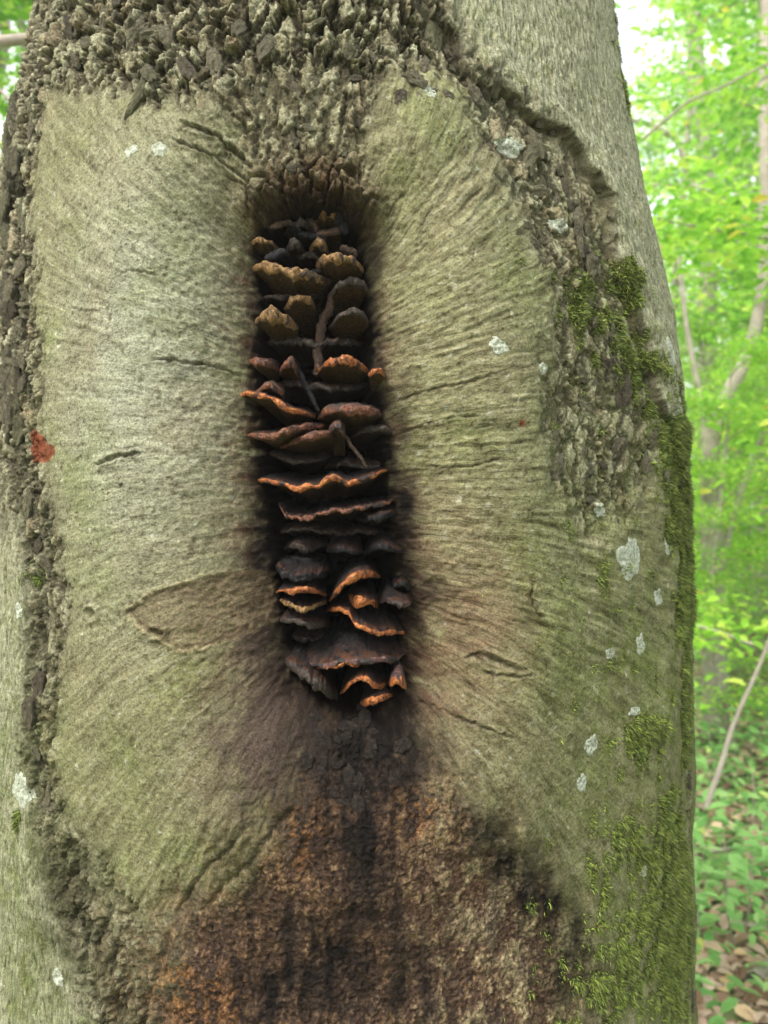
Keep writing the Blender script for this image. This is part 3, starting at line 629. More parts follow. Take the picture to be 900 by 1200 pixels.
    for i in range(1, NB + 1):
        t = i / NB; lo = los + (lo0 - los) * (1 - t) ** 4; p = lo * (1 - t) + bota * t; p[:, 2] = lo[:, 2] * (1 - t) + bota[:, 2] * t + .004 * math.sin(math.pi * t) + .0008 * fbm(s * L / 8, np.full(NS, t * 5.), 3, sd_ + 9); rows.append(p)
    V = np.array(rows); loc = Vector((cxm, yb, zm)); V = V - np.array(loc)
    root = empty(name, loc); tag(root, label, cat, 'bracket fungi stacked in the hollow')
    for nm, a, b_, mt in (('cap', 0, NT + 1, cap), ('margin', NT, NT + NR, margin), ('pore_surface', NT + NR - 1, NT + NR + NB, under)):
        sub = V[a:b_]; me_ = npmesh(nm, sub.reshape(-1, 3), gridfaces(len(sub), NS, False)[:, ::-1], True, FM[mt]); link(nm, me_, root)
        if nm == 'cap': attr_f(me_, 'edge', np.repeat((np.arange(len(sub)) / (len(sub) - 1.)) ** 9 * (.5 if pl[:, 1].mean() > 560 else .8), NS))
    return root
B = bracket
B([(364,262),(372,252),(386,248),(400,256),(409,266)], 'ribbed orange-brown crumbling bracket at the very top of the hollow', 'brown', 'ochre', 'under', yf=.725, th=.016, rise=.004, ruff=.005)
B([(330,272),(345,262),(358,262),(370,276)], 'charcoal grey knobbly bracket left of the ribbed topmost one', 'black', 'dark', 'underd', yf=.725, th=.012, ruff=.004)
B([(291,287),(300,281),(316,284),(327,293)], 'small grey-brown bracket at the upper left corner of the hollow', 'grey', 'ochre', 'under', yf=.712, th=.009, ruff=.004)
B([(335,295),(343,285),(352,288),(357,297)], 'small black nodule left of another, above the widest ochre brackets', 'black', 'dark', 'underd', yf=.718, th=.012, ruff=.004)
B([(362,294),(372,283),(382,288),(385,297)], 'small black and ochre nodule right of the plain black one', 'black', 'ochre', 'underd', yf=.718, th=.011, ruff=.004)
B([(293,318),(305,312),(322,314),(340,320),(362,322),(388,331)], 'wide ochre bracket reaching from the left wall below the nodules', 'black', 'ochre', 'under', yf=.702, th=.011, rise=.006)
B([(370,313),(382,303),(398,302),(415,306),(428,318)], 'ochre bracket against the right wall, topmost on that side', 'black', 'ochre', 'under', yf=.702, th=.012, rise=.005)
B([(385,350),(396,335),(410,329),(426,333),(435,345)], 'dark brown drooping bracket under the topmost right ochre one', 'brown', 'dark', 'under', yf=.712, th=.011)
B([(333,362),(342,352),(354,349),(364,351),(370,362)], 'small ochre and black shell bracket at the centre, above the left ochre one', 'black', 'ochre', 'under', yf=.710, th=.010, ruff=.003)
B([(297,378),(308,369),(322,368),(338,375),(350,384)], 'thick ochre bracket at left with a deep shaded underside', 'black', 'ochre', 'under', yf=.700, th=.014, rise=.003)
B([(385,384),(397,370),(412,364),(426,368),(434,382)], 'dull brown bracket at right, facing the thick ochre one', 'brown', 'dark', 'under', yf=.706, th=.012)
B([(289,426),(298,424),(312,425),(327,433)], 'red-brown shell bracket on the left wall with a smooth lip', 'black', 'red', 'under', yf=.697, th=.010)
B([(327,440),(333,428),(341,424),(348,436),(351,448)], 'crumbled red-brown bracket beside the smooth red-brown shell', 'black', 'red', 'under', yf=.704, th=.012, ruff=.005)
B([(371,436),(385,425),(402,421),(420,426),(432,437)], 'bright orange arched bracket against the right wall', 'black', 'orange', 'under', yf=.694, th=.009, rise=.004)
B([(431,440),(438,434),(445,433),(451,440)], 'small orange tip bracket beside the arched orange one', 'black', 'orange', 'under', yf=.690, yb=.75, th=.008)
B([(275,467),(290,461),(305,462),(322,468),(338,480),(355,483),(370,488)], 'yellow-orange bracket sloping down rightwards over the left wall edge', 'black', 'orange', 'under', yf=.682, th=.009, rise=.008)
B([(300,459),(308,452),(320,454),(334,461)], 'crumbly red-brown frill sitting on the sloping yellow-orange bracket', 'brown', 'red', 'under', yf=.690, yb=.76, th=.008, ruff=.005)
B([(372,491),(382,481),(402,480),(425,481),(445,484),(449,492)], 'grey-brown flat bracket with pale lip, right of the sloping one', 'grey', 'red', 'under', yf=.690, th=.010, rise=.014)
B([(280,512),(296,510),(318,512),(338,504),(362,499),(386,500)], 'long thin orange-brown bracket rising rightwards', 'black', 'red', 'under', yf=.682, th=.007)
B([(328,524),(345,517),(368,510),(386,509),(402,512)], 'brown bracket tucked just below the long thin one', 'brown', 'red', 'under', yf=.688, th=.008)
B([(385,505),(392,499),(399,500),(405,510)], 'round brown knob between the thin brackets', 'brown', 'purple', 'under', yf=.690, yb=.75, th=.012)
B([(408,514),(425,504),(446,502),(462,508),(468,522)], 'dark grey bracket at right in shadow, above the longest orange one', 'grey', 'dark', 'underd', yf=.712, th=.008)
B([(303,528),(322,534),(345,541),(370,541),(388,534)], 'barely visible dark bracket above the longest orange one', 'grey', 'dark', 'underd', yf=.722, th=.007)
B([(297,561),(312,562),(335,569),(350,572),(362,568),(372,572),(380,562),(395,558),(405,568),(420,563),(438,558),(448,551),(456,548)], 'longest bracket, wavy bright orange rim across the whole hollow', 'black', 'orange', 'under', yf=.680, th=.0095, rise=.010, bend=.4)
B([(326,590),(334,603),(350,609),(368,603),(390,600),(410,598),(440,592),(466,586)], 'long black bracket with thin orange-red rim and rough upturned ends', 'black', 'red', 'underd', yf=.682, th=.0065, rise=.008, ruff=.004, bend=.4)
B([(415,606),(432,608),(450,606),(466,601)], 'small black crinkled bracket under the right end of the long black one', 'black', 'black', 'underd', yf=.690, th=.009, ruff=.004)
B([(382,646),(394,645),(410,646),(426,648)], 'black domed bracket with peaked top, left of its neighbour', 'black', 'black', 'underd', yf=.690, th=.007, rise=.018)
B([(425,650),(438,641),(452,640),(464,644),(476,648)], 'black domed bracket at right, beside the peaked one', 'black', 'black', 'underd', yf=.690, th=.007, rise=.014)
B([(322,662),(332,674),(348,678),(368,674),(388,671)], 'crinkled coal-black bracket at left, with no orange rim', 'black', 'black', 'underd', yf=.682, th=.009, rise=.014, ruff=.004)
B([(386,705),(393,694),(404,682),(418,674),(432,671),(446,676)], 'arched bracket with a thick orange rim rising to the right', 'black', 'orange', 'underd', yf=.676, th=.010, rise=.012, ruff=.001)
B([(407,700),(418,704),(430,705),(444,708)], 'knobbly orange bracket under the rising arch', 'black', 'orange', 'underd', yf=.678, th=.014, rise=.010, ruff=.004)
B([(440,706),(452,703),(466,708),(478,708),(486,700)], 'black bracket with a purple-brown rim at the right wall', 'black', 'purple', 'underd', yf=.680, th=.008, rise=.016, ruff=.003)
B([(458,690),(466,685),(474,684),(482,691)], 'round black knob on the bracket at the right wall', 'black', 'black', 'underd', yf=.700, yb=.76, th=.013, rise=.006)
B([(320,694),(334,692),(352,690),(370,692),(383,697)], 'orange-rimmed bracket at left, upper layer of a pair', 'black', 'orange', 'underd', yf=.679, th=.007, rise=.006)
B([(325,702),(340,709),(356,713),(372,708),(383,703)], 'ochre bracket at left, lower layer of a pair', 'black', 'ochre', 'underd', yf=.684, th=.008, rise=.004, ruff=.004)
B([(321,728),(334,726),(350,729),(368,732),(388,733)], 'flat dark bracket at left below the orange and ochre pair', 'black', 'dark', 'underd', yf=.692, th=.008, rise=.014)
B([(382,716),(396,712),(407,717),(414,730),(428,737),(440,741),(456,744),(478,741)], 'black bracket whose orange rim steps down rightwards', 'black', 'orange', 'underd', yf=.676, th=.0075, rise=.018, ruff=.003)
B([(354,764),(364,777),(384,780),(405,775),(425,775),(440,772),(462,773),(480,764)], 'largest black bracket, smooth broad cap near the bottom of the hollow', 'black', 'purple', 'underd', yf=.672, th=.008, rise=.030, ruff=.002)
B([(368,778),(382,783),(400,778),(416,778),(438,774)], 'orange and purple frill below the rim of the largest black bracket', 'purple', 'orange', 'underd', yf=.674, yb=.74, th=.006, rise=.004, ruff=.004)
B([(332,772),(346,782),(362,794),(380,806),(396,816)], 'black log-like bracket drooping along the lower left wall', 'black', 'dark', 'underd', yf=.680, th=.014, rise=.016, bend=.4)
B([(398,812),(408,800),(420,795),(432,800),(446,806),(458,800)], 'orange ruffled bracket at the bottom of the hollow', 'black', 'orange', 'underd', yf=.672, th=.008, rise=.010, ruff=.005)
B([(455,800),(462,797),(470,797),(476,803)], 'smooth orange lobe at the bottom right of the hollow', 'purple', 'orange', 'underd', yf=.674, yb=.74, th=.013, rise=.006)
B([(422,824),(434,819),(448,817),(461,813)], 'lowest bracket, small and orange-brown', 'black', 'orange', 'underd', yf=.676, yb=.76, th=.009, rise=.004, ruff=.004)

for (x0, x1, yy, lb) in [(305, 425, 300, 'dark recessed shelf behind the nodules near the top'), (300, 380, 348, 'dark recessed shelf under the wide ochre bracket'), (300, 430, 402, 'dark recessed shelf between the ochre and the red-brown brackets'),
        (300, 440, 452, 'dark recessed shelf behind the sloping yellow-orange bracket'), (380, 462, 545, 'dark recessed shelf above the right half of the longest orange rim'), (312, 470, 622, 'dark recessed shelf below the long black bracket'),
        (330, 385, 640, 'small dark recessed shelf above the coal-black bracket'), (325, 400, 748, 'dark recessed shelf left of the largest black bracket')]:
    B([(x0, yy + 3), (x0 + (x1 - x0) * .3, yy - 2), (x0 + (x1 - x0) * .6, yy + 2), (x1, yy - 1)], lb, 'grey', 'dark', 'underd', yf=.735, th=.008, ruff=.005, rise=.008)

# tubes ----------------------------------------------------------------
def tube(pts, rads, sides=10, wob=0., seed=0):
    pts = np.array([tuple(p) for p in pts], float); n = len(pts); T_ = np.gradient(pts, axis=0); T_ /= np.linalg.norm(T_, axis=1, keepdims=True)
    ref = np.array([0, 1., 0]) if abs(T_[0][2]) > .5 else np.array([0, 0, 1.])
    a = np.linspace(0, 2 * np.pi, sides, endpoint=False); V = []
    for i in range(n):
        x = np.cross(ref, T_[i]); x /= np.linalg.norm(x); y_ = np.cross(T_[i], x)
        rr = rads[i] * (1 + wob * perlin(a * 1.3 + i * .5, np.full(sides, i * .6 + seed), seed))
        V.append(pts[i] + rr[:, None] * (np.cos(a)[:, None] * x + np.sin(a)[:, None] * y_))
    return np.concatenate(V), gridfaces(n, sides, True)
def smooth_pts(pts, n, jit=0, seed=0):
    pts = np.array([tuple(p) for p in pts], float); t = np.linspace(0, len(pts) - 1, n); i = np.clip(t.astype(int), 0, len(pts) - 2); f = (t - i)[:, None]
    p0 = pts[np.clip(i - 1, 0, None)]; p1 = pts[i]; p2 = pts[i + 1]; p3 = pts[np.clip(i + 2, None, len(pts) - 1)]
    q = .5 * ((2 * p1) + (-p0 + p2) * f + (2 * p0 - 5 * p1 + 4 * p2 - p3) * f ** 2 + (-p0 + 3 * p1 - 3 * p2 + p3) * f ** 3)
    if jit: q = q + jit * np.stack([perlin(t * 1.3, t * 0 + seed + k, seed) for k in range(3)], -1)
    return q
def strand(name, pxs, y, r, mat, label, cat, y2=None, wob=.5):
    pts = [pt(a, b, y if y2 is None else y + (y2 - y) * i / (len(pxs) - 1)) for i, (a, b) in enumerate(pxs)]
    q = smooth_pts(pts, 6 * len(pxs), .0015, len(pxs)); n = len(q); V, F = tube(q, r * (1 - .4 * np.abs(np.linspace(-1, 1, n)) ** 3), 10, wob, int(pxs[0][0]))
    c = np.array(pts[0]); o = link(name, npmesh(name, V - c, F, True, FM[mat]), None, Vector(c)); tag(o, label, cat); return o
strand('fungal_strand', [(388, 345), (386, 360), (378, 378), (374, 400), (373, 425), (371, 440)], .738, .0044, 'brown', 'pale brown vertical strand between the upper brackets', 'fungal strand')
strand('fungal_strand', [(346, 430), (358, 450), (366, 468), (374, 482)], .718, .0024, 'black', 'black splintered strand slanting down between the upper orange brackets', 'fungal strand')
strand('fungal_strand', [(402, 510), (412, 522), (422, 536), (430, 548)], .712, .0017, 'brown', 'thin reddish strand running down to the longest orange bracket', 'fungal strand')
rs = random.Random(3)
SPL = ['tilting slightly up at the upper left corner of the hollow', 'pointing down right beside the top left splinter', 'standing steeply at the top left of centre', 'slanting down at the top centre of the hollow',
       'leaning steeply right below the crumbling top bracket', 'leaning left at the top right of the hollow', 'lying nearly level under the crumbling top bracket', 'lying long and nearly level at the top centre',
       'just above the left end of the wide ochre bracket', 'above the topmost right ochre bracket', 'in the gap under the wide ochre bracket', 'standing highest of all at the very top of the hollow']
for i, (a, b, L_, an) in enumerate([(318, 268, 26, .3), (332, 258, 24, -.5), (345, 252, 30, 1.0), (360, 256, 22, -.9), (395, 262, 26, 1.3), (405, 275, 24, 1.9), (372, 276, 30, .2), (350, 276, 34, -.2), (312, 305, 26, .4), (400, 292, 20, -.3), (352, 322, 26, .2), (388, 244, 20, 1.4)]):
    strand('bark_splinter', [(a, b), (a + L_ * .5 * math.cos(an), b - L_ * .5 * math.sin(an) + rs.uniform(-3, 3)), (a + L_ * math.cos(an), b - L_ * math.sin(an))], .712 + rs.uniform(0, .02), rs.uniform(.0022, .0042), 'black' if i % 3 else 'brown',
           ('brown' if i % 3 == 0 else 'black') + ' charred splinter ' + SPL[i], 'splinter')['group'] = 'charred splinters at the top of the hollow'


# ------------------------------------------------------------------ moss
def moss_mat():
    m, n, b, out = newmat('moss'); g = N(n, 'ShaderNodeNewGeometry')
    n.links.new(ramp(n, g.outputs['Random Per Island'], [(0, (.022, .026, .006)), (.30, (.058, .082, .012)), (.62, (.120, .170, .022)), (.90, (.21, .29, .04)), (1, (.12, .08, .035))]), b.inputs['Base Color'])
    b.inputs['Roughness'].default_value = .75
    b.inputs['Subsurface Weight'].default_value = 0.0; return m
M_MOSS = moss_mat()
jj, ii = np.nonzero((MO > .12) & (UU > -.62 * R0 * 1.6) & (ZZ > .85) & (ZZ < 2.2) & (np.abs(UU) < 1.5 * R0))
area = np.gradient(Ua)[ii] * np.gradient(Za)[jj] * np.clip(MO[jj, ii], 0, 1) ** 1.1; area /= area.sum(); NM = 150000
k = rng.choice(len(ii), NM, p=area); mu_ = Ua[ii[k]] + rng.normal(0, .0012, NM); mz_ = Za[jj[k]] + rng.normal(0, .0012, NM); mm = MO[jj[k], ii[k]]
p0 = at_uz(mu_, mz_); n0 = nrm_uz(mu_, mz_); out_ = np.stack([np.sin(mu_ / R0), -np.cos(mu_ / R0), np.zeros(NM)], -1)
cl = 1 + .9 * fbm(mu_ * 70, mz_ * 70, 2, 7)
ln = rng.uniform(.0025, .0085, NM) * (.5 + .6 * mm) * np.clip(cl, .3, 2)
dr_ = out_ * .7 + n0 * .3 + rng.normal(0, .55, (NM, 3)) + np.array([0, 0, .15]); dr_ /= np.linalg.norm(dr_, axis=1, keepdims=True)
sdv = np.cross(dr_, rng.normal(0, 1, (NM, 3))); sdv /= np.linalg.norm(sdv, axis=1, keepdims=True); wd_ = rng.uniform(.0003, .00055, NM)[:, None]
p0 = p0 - out_ * .0008; p1 = p0 + dr_ * ln[:, None] * .55; p2 = p0 + dr_ * ln[:, None] + np.array([0, 0, -1.]) * ln[:, None] * .25
V = np.stack([p0 - sdv * wd_, p0 + sdv * wd_, p1 + sdv * wd_ * .9, p1 - sdv * wd_ * .9, p2], 1).reshape(-1, 3)
b_ = np.arange(NM)[:, None] * 5; F = np.concatenate([b_ + np.array([[0, 1, 2]]), b_ + np.array([[0, 2, 3]]), b_ + np.array([[3, 2, 4]])])
o = link('moss', npmesh('moss', V, F, False, M_MOSS)); tag(o, 'yellow-green moss tufts along the right flank of the big trunk', 'moss', None, 'stuff')


# ------------------------------------------------------------------ forest behind
def leaf_mat(name, cols, tr=.5):
    m, n, b, out = newmat(name); n.nodes.remove(b); g = N(n, 'ShaderNodeNewGeometry'); c = ramp(n, g.outputs['Random Per Island'], cols)
    d = N(n, 'ShaderNodeBsdfDiffuse'); t = N(n, 'ShaderNodeBsdfTranslucent'); mx = N(n, 'ShaderNodeMixShader'); mx.inputs[0].default_value = tr
    n.links.new(c, d.inputs[0]); n.links.new(c, t.inputs[0]); n.links.new(d.outputs[0], mx.inputs[1]); n.links.new(t.outputs[0], mx.inputs[2]); n.links.new(mx.outputs[0], out.inputs[0]); return m
M_LEAF = leaf_mat('beech_leaf', [(0, (.17, .40, .050)), (.4, (.33, .64, .075)), (.8, (.48, .77, .10)), (.97, (.66, .80, .16)), (1, (.74, .60, .10))])
M_LEAFG = leaf_mat('seedling_leaf', [(0, (.16, .36, .11)), (.5, (.27, .52, .17)), (.95, (.42, .64, .26)), (1, (.60, .66, .18))], .45)
M_FAR = leaf_mat('far_leaf', [(0, (.24, .42, .11)), (.5, (.43, .68, .20)), (.9, (.58, .79, .30)), (1, (.74, .70, .36))])
M_LITTER = leaf_mat('dead_leaf', [(0, (.24, .15, .10)), (.4, (.42, .30, .22)), (.8, (.54, .42, .34)), (1, (.62, .46, .26))], .1)
M_STEM = simple('stem_bark', [(.3, (.22, .19, .16)), (.6, (.40, .36, .31)), (.8, (.48, .45, .40))], 14, .85, .4, .004)
def leaves(C, size, tilt, rg_, fold=.18, aspect=.62):
    n = len(C); yaw = rg_.uniform(0, 2 * np.pi, n); nz = np.stack([rg_.normal(0, tilt, n), rg_.normal(0, tilt, n), np.ones(n)], -1); nz /= np.linalg.norm(nz, axis=1, keepdims=True)
    f = np.stack([np.cos(yaw), np.sin(yaw), np.zeros(n)], -1); f -= nz * (f * nz).sum(1, keepdims=True); f /= np.linalg.norm(f, axis=1, keepdims=True); s_ = np.cross(nz, f)
    L = (size * rg_.uniform(.65, 1.25, n))[:, None]; W = L * aspect / 2
    def q(a, b, c): return C + f * L * a + s_ * W * b + nz * L * c
    V = np.stack([q(0, 0, 0), q(.3, .9, fold * .5), q(.7, .75, fold * .4), q(1, 0, -.10), q(.7, -.75, fold * .4), q(.3, -.9, fold * .5)], 1).reshape(-1, 3)
    b = np.arange(n)[:, None] * 6; return V, np.concatenate([b + np.array([[0, 1, 2, 3]]), b + np.array([[0, 3, 4, 5]])])
def tree_variant(seed, H=7., r=.06, nl=13, zlo=1.6, leafn=7000, size=.075, spread=2.0):
    g = np.random.default_rng(seed); root = empty('understorey_tree')
    st = smooth_pts([(0, 0, -.1), (g.normal(0, .15), g.normal(0, .15), H * .35), (g.normal(0, .3), g.normal(0, .3), H * .7), (g.normal(0, .4), g.normal(0, .4), H)], 20, .06, seed)
    V, F = tube(st, r * np.linspace(1.15, .2, 20), 9, .2, seed); link('trunk', npmesh('trunk', V, F, True, M_STEM), root)
    sp = []
    for i in range(nl):
        z = zlo + (H - zlo) * (i + g.random()) / nl; base = st[min(19, int(z / H * 19))]; a = g.uniform(0, 2 * np.pi); L = spread * g.uniform(.6, 1.1) * (1 - .45 * z / H)
        e = base + np.array([math.cos(a) * L, math.sin(a) * L, L * g.uniform(.05, .5)]); mid = (base + e) / 2 + np.array([0, 0, .12])
        q = smooth_pts([base, mid, e], 9, .05, seed + i); V, F = tube(q, r * .32 * np.linspace(1, .2, 9), 6, .1, i); link('limb', npmesh('limb', V, F, True, M_STEM), root)
        for t in np.linspace(.25, 1, 6): sp.append((q[int(t * 8)], .25 + .35 * L / spread))
    idx = g.integers(0, len(sp), leafn); c = np.array([sp[k][0] for k in idx]); rr = np.array([sp[k][1] for k in idx])
    off = g.normal(0, 1, (leafn, 3)) * np.stack([rr * .62, rr * .62, rr * .16], -1)
    V, F = leaves(c + off, size, .42, g); link('crown', npmesh('crown', V, F, False, M_LEAF), root); return root
VAR = [tree_variant(1), tree_variant(2, 8, .07, 15, 1.2, 8000), tree_variant(3, 6, .045, 12, 1.0, 6000, .07, 1.7), tree_variant(4, 11, .11, 18, 2.6, 11000, .09, 2.8)]
UL = ['slender young beech in leaf, out of focus behind the big trunk', 'bushy young beech in leaf, out of focus behind the big trunk', 'low young beech in leaf, out of focus behind the big trunk', 'taller beech with spreading limbs, out of focus in the forest behind']
used = [False] * 4
def place_tree(v, x, y, rz, sc, z=0):
    src = VAR[v]
    if not used[v]: r_ = src; used[v] = True
    else:
        r_ = src.copy(); COL.objects.link(r_)
        for ch in list(src.children): c = ch.copy(); COL.objects.link(c); c.parent = r_
    r_.location = (x, y, z); r_.rotation_euler = (0, 0, rz); r_.scale = (sc,) * 3
    tag(r_, UL[v], 'tree', 'young beeches in the forest behind'); return r_
tr = random.Random(21)
for (v, x, y, s_) in [(2, 1.72, 3.3, .9), (2, 2.2, 5.0, .42), (2, 2.65, 6.1, .42), (1, 3.3, 7.9, .42), (0, 3.75, 8.9, .5), (2, 1.9, 5.0, .36), (1, 2.9, 7.1, .36), (2, 4.9, 10.5, .6), (1, 3.3, 6.4, 1.), (2, 3.6, 7.4, 1.1), (0, 3.2, 9.2, 1.1), (3, 5.9, 11.5, .9), (1, 4.6, 13.5, .9), (3, 7.6, 16, 1.), (0, -2.1, 3.7, .95), (2, -2.6, 5.2, 1.1), (1, -4.2, 7.5, 1.1), (3, -5.5, 12, 1.)]:
    place_tree(v, x, y, tr.uniform(0, 6.3), s_)
for i in range(12):
    az = R(tr.uniform(-48, 48)); d_ = tr.uniform(10, 30); place_tree(tr.choice([0, 1, 3, 3]), d_ * math.sin(az), 2 + d_ * math.cos(az), tr.uniform(0, 6.3), tr.uniform(.9, 1.4))
for i in range(46):   # more understorey to both sides of the view
    az = R(tr.uniform(27, 62)) * (1 if i % 2 else -1); d_ = tr.uniform(4.5, 16); place_tree(tr.choice([0, 1, 2, 2, 3] if d_ > 8 else [0, 1, 2]), d_ * math.sin(az), d_ * math.cos(az), tr.uniform(0, 6.3), tr.uniform(.45, 1.15))
# big far trunks
def forest_trunk(pxs, y, r0, r1, label, forks=()):
    root = empty('forest_tree', pt(pxs[0][0], pxs[0][1], y)); base = np.array(root.location); root.location.z = 0; base[2] = 0
    q = smooth_pts([pt(a, b, y) for a, b in pxs], 24, .01, 3); V, F = tube(q - base, np.linspace(r0, r1, 24), 12, .12, 2); link('trunk', npmesh('trunk', V, F, True, M_STEM), root)
    for (fp, fr0, fr1) in forks:
        q = smooth_pts([pt(a, b, y) for a, b in fp], 18, .01, 5); V, F = tube(q - base, np.linspace(fr0, fr1, 18), 10, .1, 4); link('limb', npmesh('limb', V, F, True, M_STEM), root)
    tag(root, label, 'tree'); return root
forest_trunk([(838, 870), (836, 700), (833, 560), (832, 490)], 5.4, .085, .055, 'small forked beech with a curved right limb, beyond the big trunk on the right',
   [([(834, 520), (848, 470), (875, 420), (892, 350), (897, 250), (896, 100), (900, -60)], .05, .035), ([(832, 510), (822, 470), (812, 420), (803, 370), (795, 300)], .026, .014), ([(836, 720), (850, 640), (875, 560), (905, 480)], .028, .018)])
forest_trunk([(822, 760), (826, 500), (830, 250), (815, 60), (812, -80)], 10.5, .13, .10, 'straight grey trunk in the forest, just left of the forked beech', [([(828, 300), (800, 180), (770, 150), (740, 140)], .05, .03)])
forest_trunk([(905, 760), (898, 500), (902, 250), (896, -80)], 12, .22, .17, 'wide grey trunk in the forest at the right edge of the picture')
forest_trunk([(868, 720), (866, 500), (870, 250), (862, -80)], 19, .24, .18, 'distant pale trunk between the forked beech and the wide trunk')
for i, (x, y, r_) in enumerate([(-9, 16, .2), (-13, 22, .25), (-5, 21, .22), (9.5, 15, .2), (12, 24, .28), (2, 24, .25), (16, 20, .22), (-18, 26, .3), (7.5, 29, .3), (-2, 17, .2)]):
    root = empty('forest_tree', (x, y, 0)); V, F = tube(smooth_pts([(0, 0, -.2), (.1, 0, 5), (0, .1, 10), (.2, 0, 16)], 14, .05, i), np.linspace(r_ * 1.2, r_ * .6, 14), 12, .1, i); link('trunk', npmesh('trunk', V, F, True, M_STEM), root)
    tag(root, 'tall bare forest trunk standing far behind the big beech', 'tree', 'tall forest trunks far behind')
# distant foliage: one mass
g = np.random.default_rng(5); NF = 60000
az = g.uniform(-1.0, 1.0, NF); dd = g.uniform(18, 46, NF); el = g.uniform(-.02, .62, NF) ; zz = 1.5 + dd * np.tan(el)
lump = fbm(az * 34, el * 34, 4, 8); thin = ss(.12, .38, el); keep = lump > (-.50 + .72 * thin)
C_ = np.stack([dd * np.sin(az), dd * np.cos(az), zz], -1)[keep]
V, F = leaves(C_, .42, .6, g, aspect=.75); o = link('distant_foliage', npmesh('distant_foliage', V, F, False, M_FAR)); tag(o, 'far-off forest foliage seen as one soft green mass', 'foliage', None, 'stuff')
# twigs and branches of the foreground air
def branch(name, pxs, y, r, label, cat='branch', y2=None, group=None):
    pts = [pt(a, b, y if y2 is None else y + (y2 - y) * i / (len(pxs) - 1)) for i, (a, b) in enumerate(pxs)]
    q = smooth_pts(pts, 16, .004, int(pxs[0][0])); c = np.array(pts[0]); V, F = tube(q - c, r * np.linspace(1, .55, 16), 8, .2, 3); o = link(name, npmesh(name, V, F, True, M_STEM), None, Vector(c)); tag(o, label, cat, group); return o
branch('branch', [(-160, 52), (-60, 50), (0, 48), (60, 46), (120, 60)], 2.4, .022, 'grey horizontal branch passing behind the big trunk at upper left')
branch('branch', [(-60, 90), (-10, 100), (12, 118), (40, 150)], 2.0, .005, 'thin twig below the grey branch at upper left')
branch('branch', [(750, 165), (780, 140), (810, 118), (860, 95), (930, 60)], 3.6, .008, 'slanting twig among the bright leaves at upper right', y2=3.3)
branch('sapling_stem', [(828, 945), (842, 905), (858, 855), (872, 820), (892, 775), (905, 740)], 3.0, .011, 'thin dark sapling stem leaning right in front of the forest floor', 'sapling')
# ---- ground
def gz(x, y): return .10 * fbm(np.asarray(x) * .25, np.asarray(y) * .25, 3, 15) * ss(2.2, 5., np.hypot(x, np.asarray(y))) + .03 * np.clip(np.asarray(y) - 8, 0, 60) * 0.4
ax_ = np.concatenate([-np.geomspace(900, 12, 24), np.linspace(-11.5, 11.5, 116), np.geomspace(12, 900, 24)]); ay_ = np.concatenate([-np.geomspace(300, 5, 14), np.linspace(-4.5, 20, 120), np.geomspace(21, 1200, 26)])
GX, GY = np.meshgrid(ax_, ay_); GZ = gz(GX, GY); GZ = np.minimum(GZ, 1.2)
def ground_mat():
    m, n, b, out = newmat('forest_soil'); t = noise(n, 9, 8, .75); c = ramp(n, t, [(.3, (.07, .045, .03)), (.5, (.22, .14, .09)), (.62, (.36, .25, .17)), (.75, (.44, .34, .25))])
    t2 = noise(n, 1.2, 5, .6); c = mixc(n, ramp(n, t2, [(.42, (0, 0, 0)), (.58, (1, 1, 1))]), c, (.13, .24, .06)); n.links.new(c, b.inputs['Base Color']); b.inputs['Roughness'].default_value = .95; bump(n, b, noise(n, 30, 6, .7), .8, .02); return m
o = link('forest_floor', npmesh('forest_floor', np.stack([GX, GY, GZ], -1).reshape(-1, 3), gridfaces(len(ay_), len(ax_), False), True, ground_mat())); tag(o, kind='structure')
NL = 42000; rr_ = 1.2 + 13 * g.random(NL) ** 1.3; aa_ = g.uniform(-.95, .95, NL); X_, Y_ = rr_ * np.sin(aa_), rr_ * np.cos(aa_)
V, F = leaves(np.stack([X_, Y_, gz(X_, Y_) + g.uniform(.004, .03, NL)], -1), .075, .35, g); o = link('leaf_litter', npmesh('leaf_litter', V, F, False, M_LITTER)); tag(o, 'fallen brown beech leaves covering the forest floor', 'leaf litter', None, 'stuff')
NG = 90000; rr_ = 2.1 + 22 * g.random(NG) ** 1.15; aa_ = g.uniform(-.95, .95, NG); X_, Y_ = rr_ * np.sin(aa_), rr_ * np.cos(aa_); pn = fbm(X_ * 1.1, Y_ * 1.1, 3, 44); kp = pn > (-.22 - .5 * ss(5, 11, rr_)); X_, Y_, rr_ = X_[kp], Y_[kp], rr_[kp]
hh = g.random(len(X_)) ** 1.3 * (.35 + .5 * ss(5, 12, rr_)) + .04
V, F = leaves(np.stack([X_, Y_, gz(X_, Y_) + hh], -1), .062, .38, g, aspect=.5); o = link('ground_cover', npmesh('ground_cover', V, F, False, M_LEAFG)); tag(o, 'green seedlings and low leaves carpeting the forest floor', 'ground cover', None, 'stuff')
def seedling_mesh(seed):
    g2 = np.random.default_rng(seed); root = empty('seedling'); pts = smooth_pts([(0, 0, 0), (.02, .01, .15), (.03 * seed % .05, 0, .32)], 7, .01, seed)
    V, F = tube(pts, np.linspace(.004, .002, 7), 6); link('stem', npmesh('stem', V, F, True, M_STEM), root)
    for k in range(7):
        z = .10 + .22 * k / 6; V, F = leaves(np.array([[.0, 0, 0.]]), .075, .35, g2); lf = link('leaf', npmesh('leaf', V, F, False, M_LEAFG), root); lf.location = (pts[min(6, 2 + k // 2)][0], pts[min(6, 2 + k // 2)][1], z)
    return root
SV = [seedling_mesh(1), seedling_mesh(2)]; su = [0, 0]
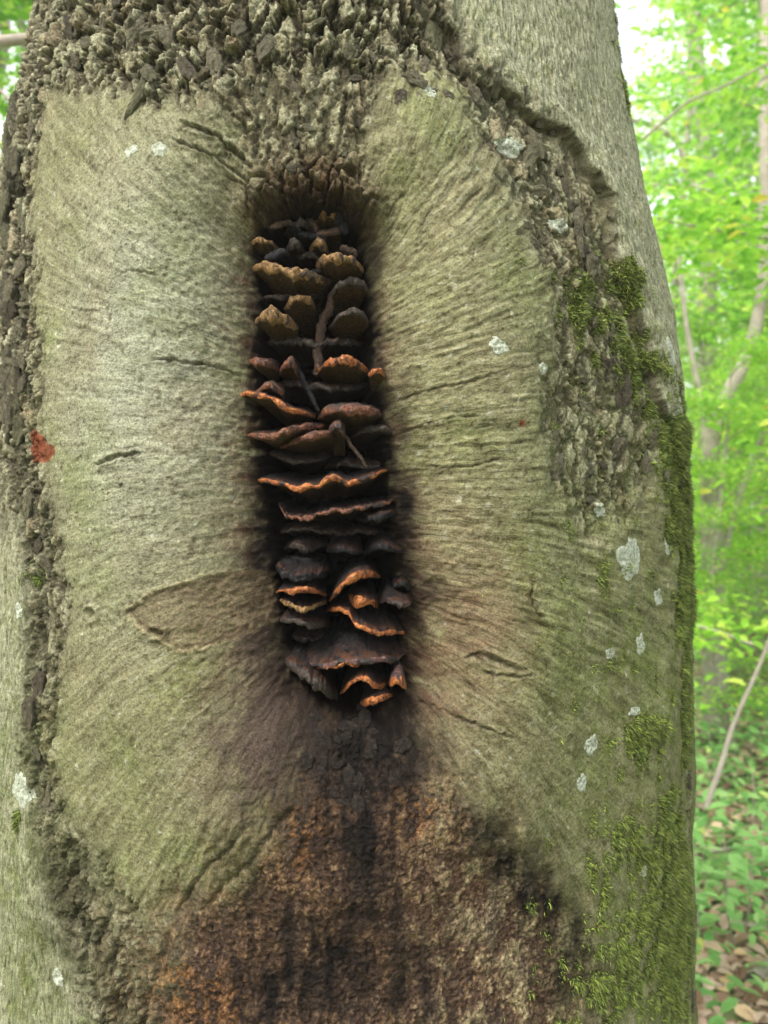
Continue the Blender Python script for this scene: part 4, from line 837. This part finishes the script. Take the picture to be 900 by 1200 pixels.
for i in range(24):
    v = i % 2; src = SV[v]
    if su[v] == 0: r_ = src; su[v] = 1
    else:
        r_ = src.copy(); COL.objects.link(r_)
        for ch in list(src.children): c = ch.copy(); COL.objects.link(c); c.parent = r_
    yy = tr.uniform(2.7, 4.6); xx = yy * tr.uniform(.36, .56) if i < 16 else -yy * tr.uniform(.5, .7)
    r_.location = (xx, yy, float(gz(xx, yy))); r_.rotation_euler = (0, 0, tr.uniform(0, 6.28)); r_.scale = (tr.uniform(.7, 1.1),) * 3; tag(r_, 'leafy green seedling on the forest floor beside the big trunk', 'seedling', 'seedlings on the forest floor')
def fallen(pxs, r, label):
    P_ = []
    for a, b in pxs:
        yy = 1.5 / ((b - 600) / FPX); x = (a - 450) / FPX * yy; zg = float(gz(x, yy)) + r * .9; yy = (1.5 - zg) / ((b - 600) / FPX); P_.append(((a - 450) / FPX * yy, yy, zg))
    q = smooth_pts(P_, 18, .008, 2); c = np.array(P_[0]); V, F = tube(q - c, r * np.linspace(1, .6, 18), 9, .25, 8); o = link('fallen_branch', npmesh('fallen_branch', V, F, True, M_STEM), None, Vector(c)); tag(o, label, 'fallen branch')
fallen([(805, 1070), (850, 1080), (880, 1086), (940, 1092)], .018, 'pale fallen branch lying level on the leaf litter at right')
fallen([(780, 1005), (840, 996), (880, 992), (950, 998)], .011, 'thin dark fallen branch lying farther back than the pale one')
fallen([(884, 1150), (900, 1135), (930, 1105)], .028, 'stub of a thick fallen branch at the right edge of the picture')


# ------------------------------------------------------------------ pale forest air
hv = np.array([(x, y, z) for x in (-950, 950) for y in (-350, 1250) for z in (-3, 22)], float)
hf = np.array([(0, 1, 3, 2), (4, 6, 7, 5), (0, 4, 5, 1), (2, 3, 7, 6), (0, 2, 6, 4), (1, 5, 7, 3)])
hm = bpy.data.materials.new('air'); hm.use_nodes = True; hn = hm.node_tree; hn.nodes.clear(); ho = hn.nodes.new('ShaderNodeOutputMaterial'); hp = hn.nodes.new('ShaderNodeVolumePrincipled')
hp.inputs['Color'].default_value = (.95, .97, .96, 1); hp.inputs['Density'].default_value = .009; hp.inputs['Anisotropy'].default_value = .2; hn.links.new(hp.outputs[0], ho.inputs['Volume'])
o = link('haze', npmesh('haze', hv, hf, False, hm)); tag(o, kind='stuff')
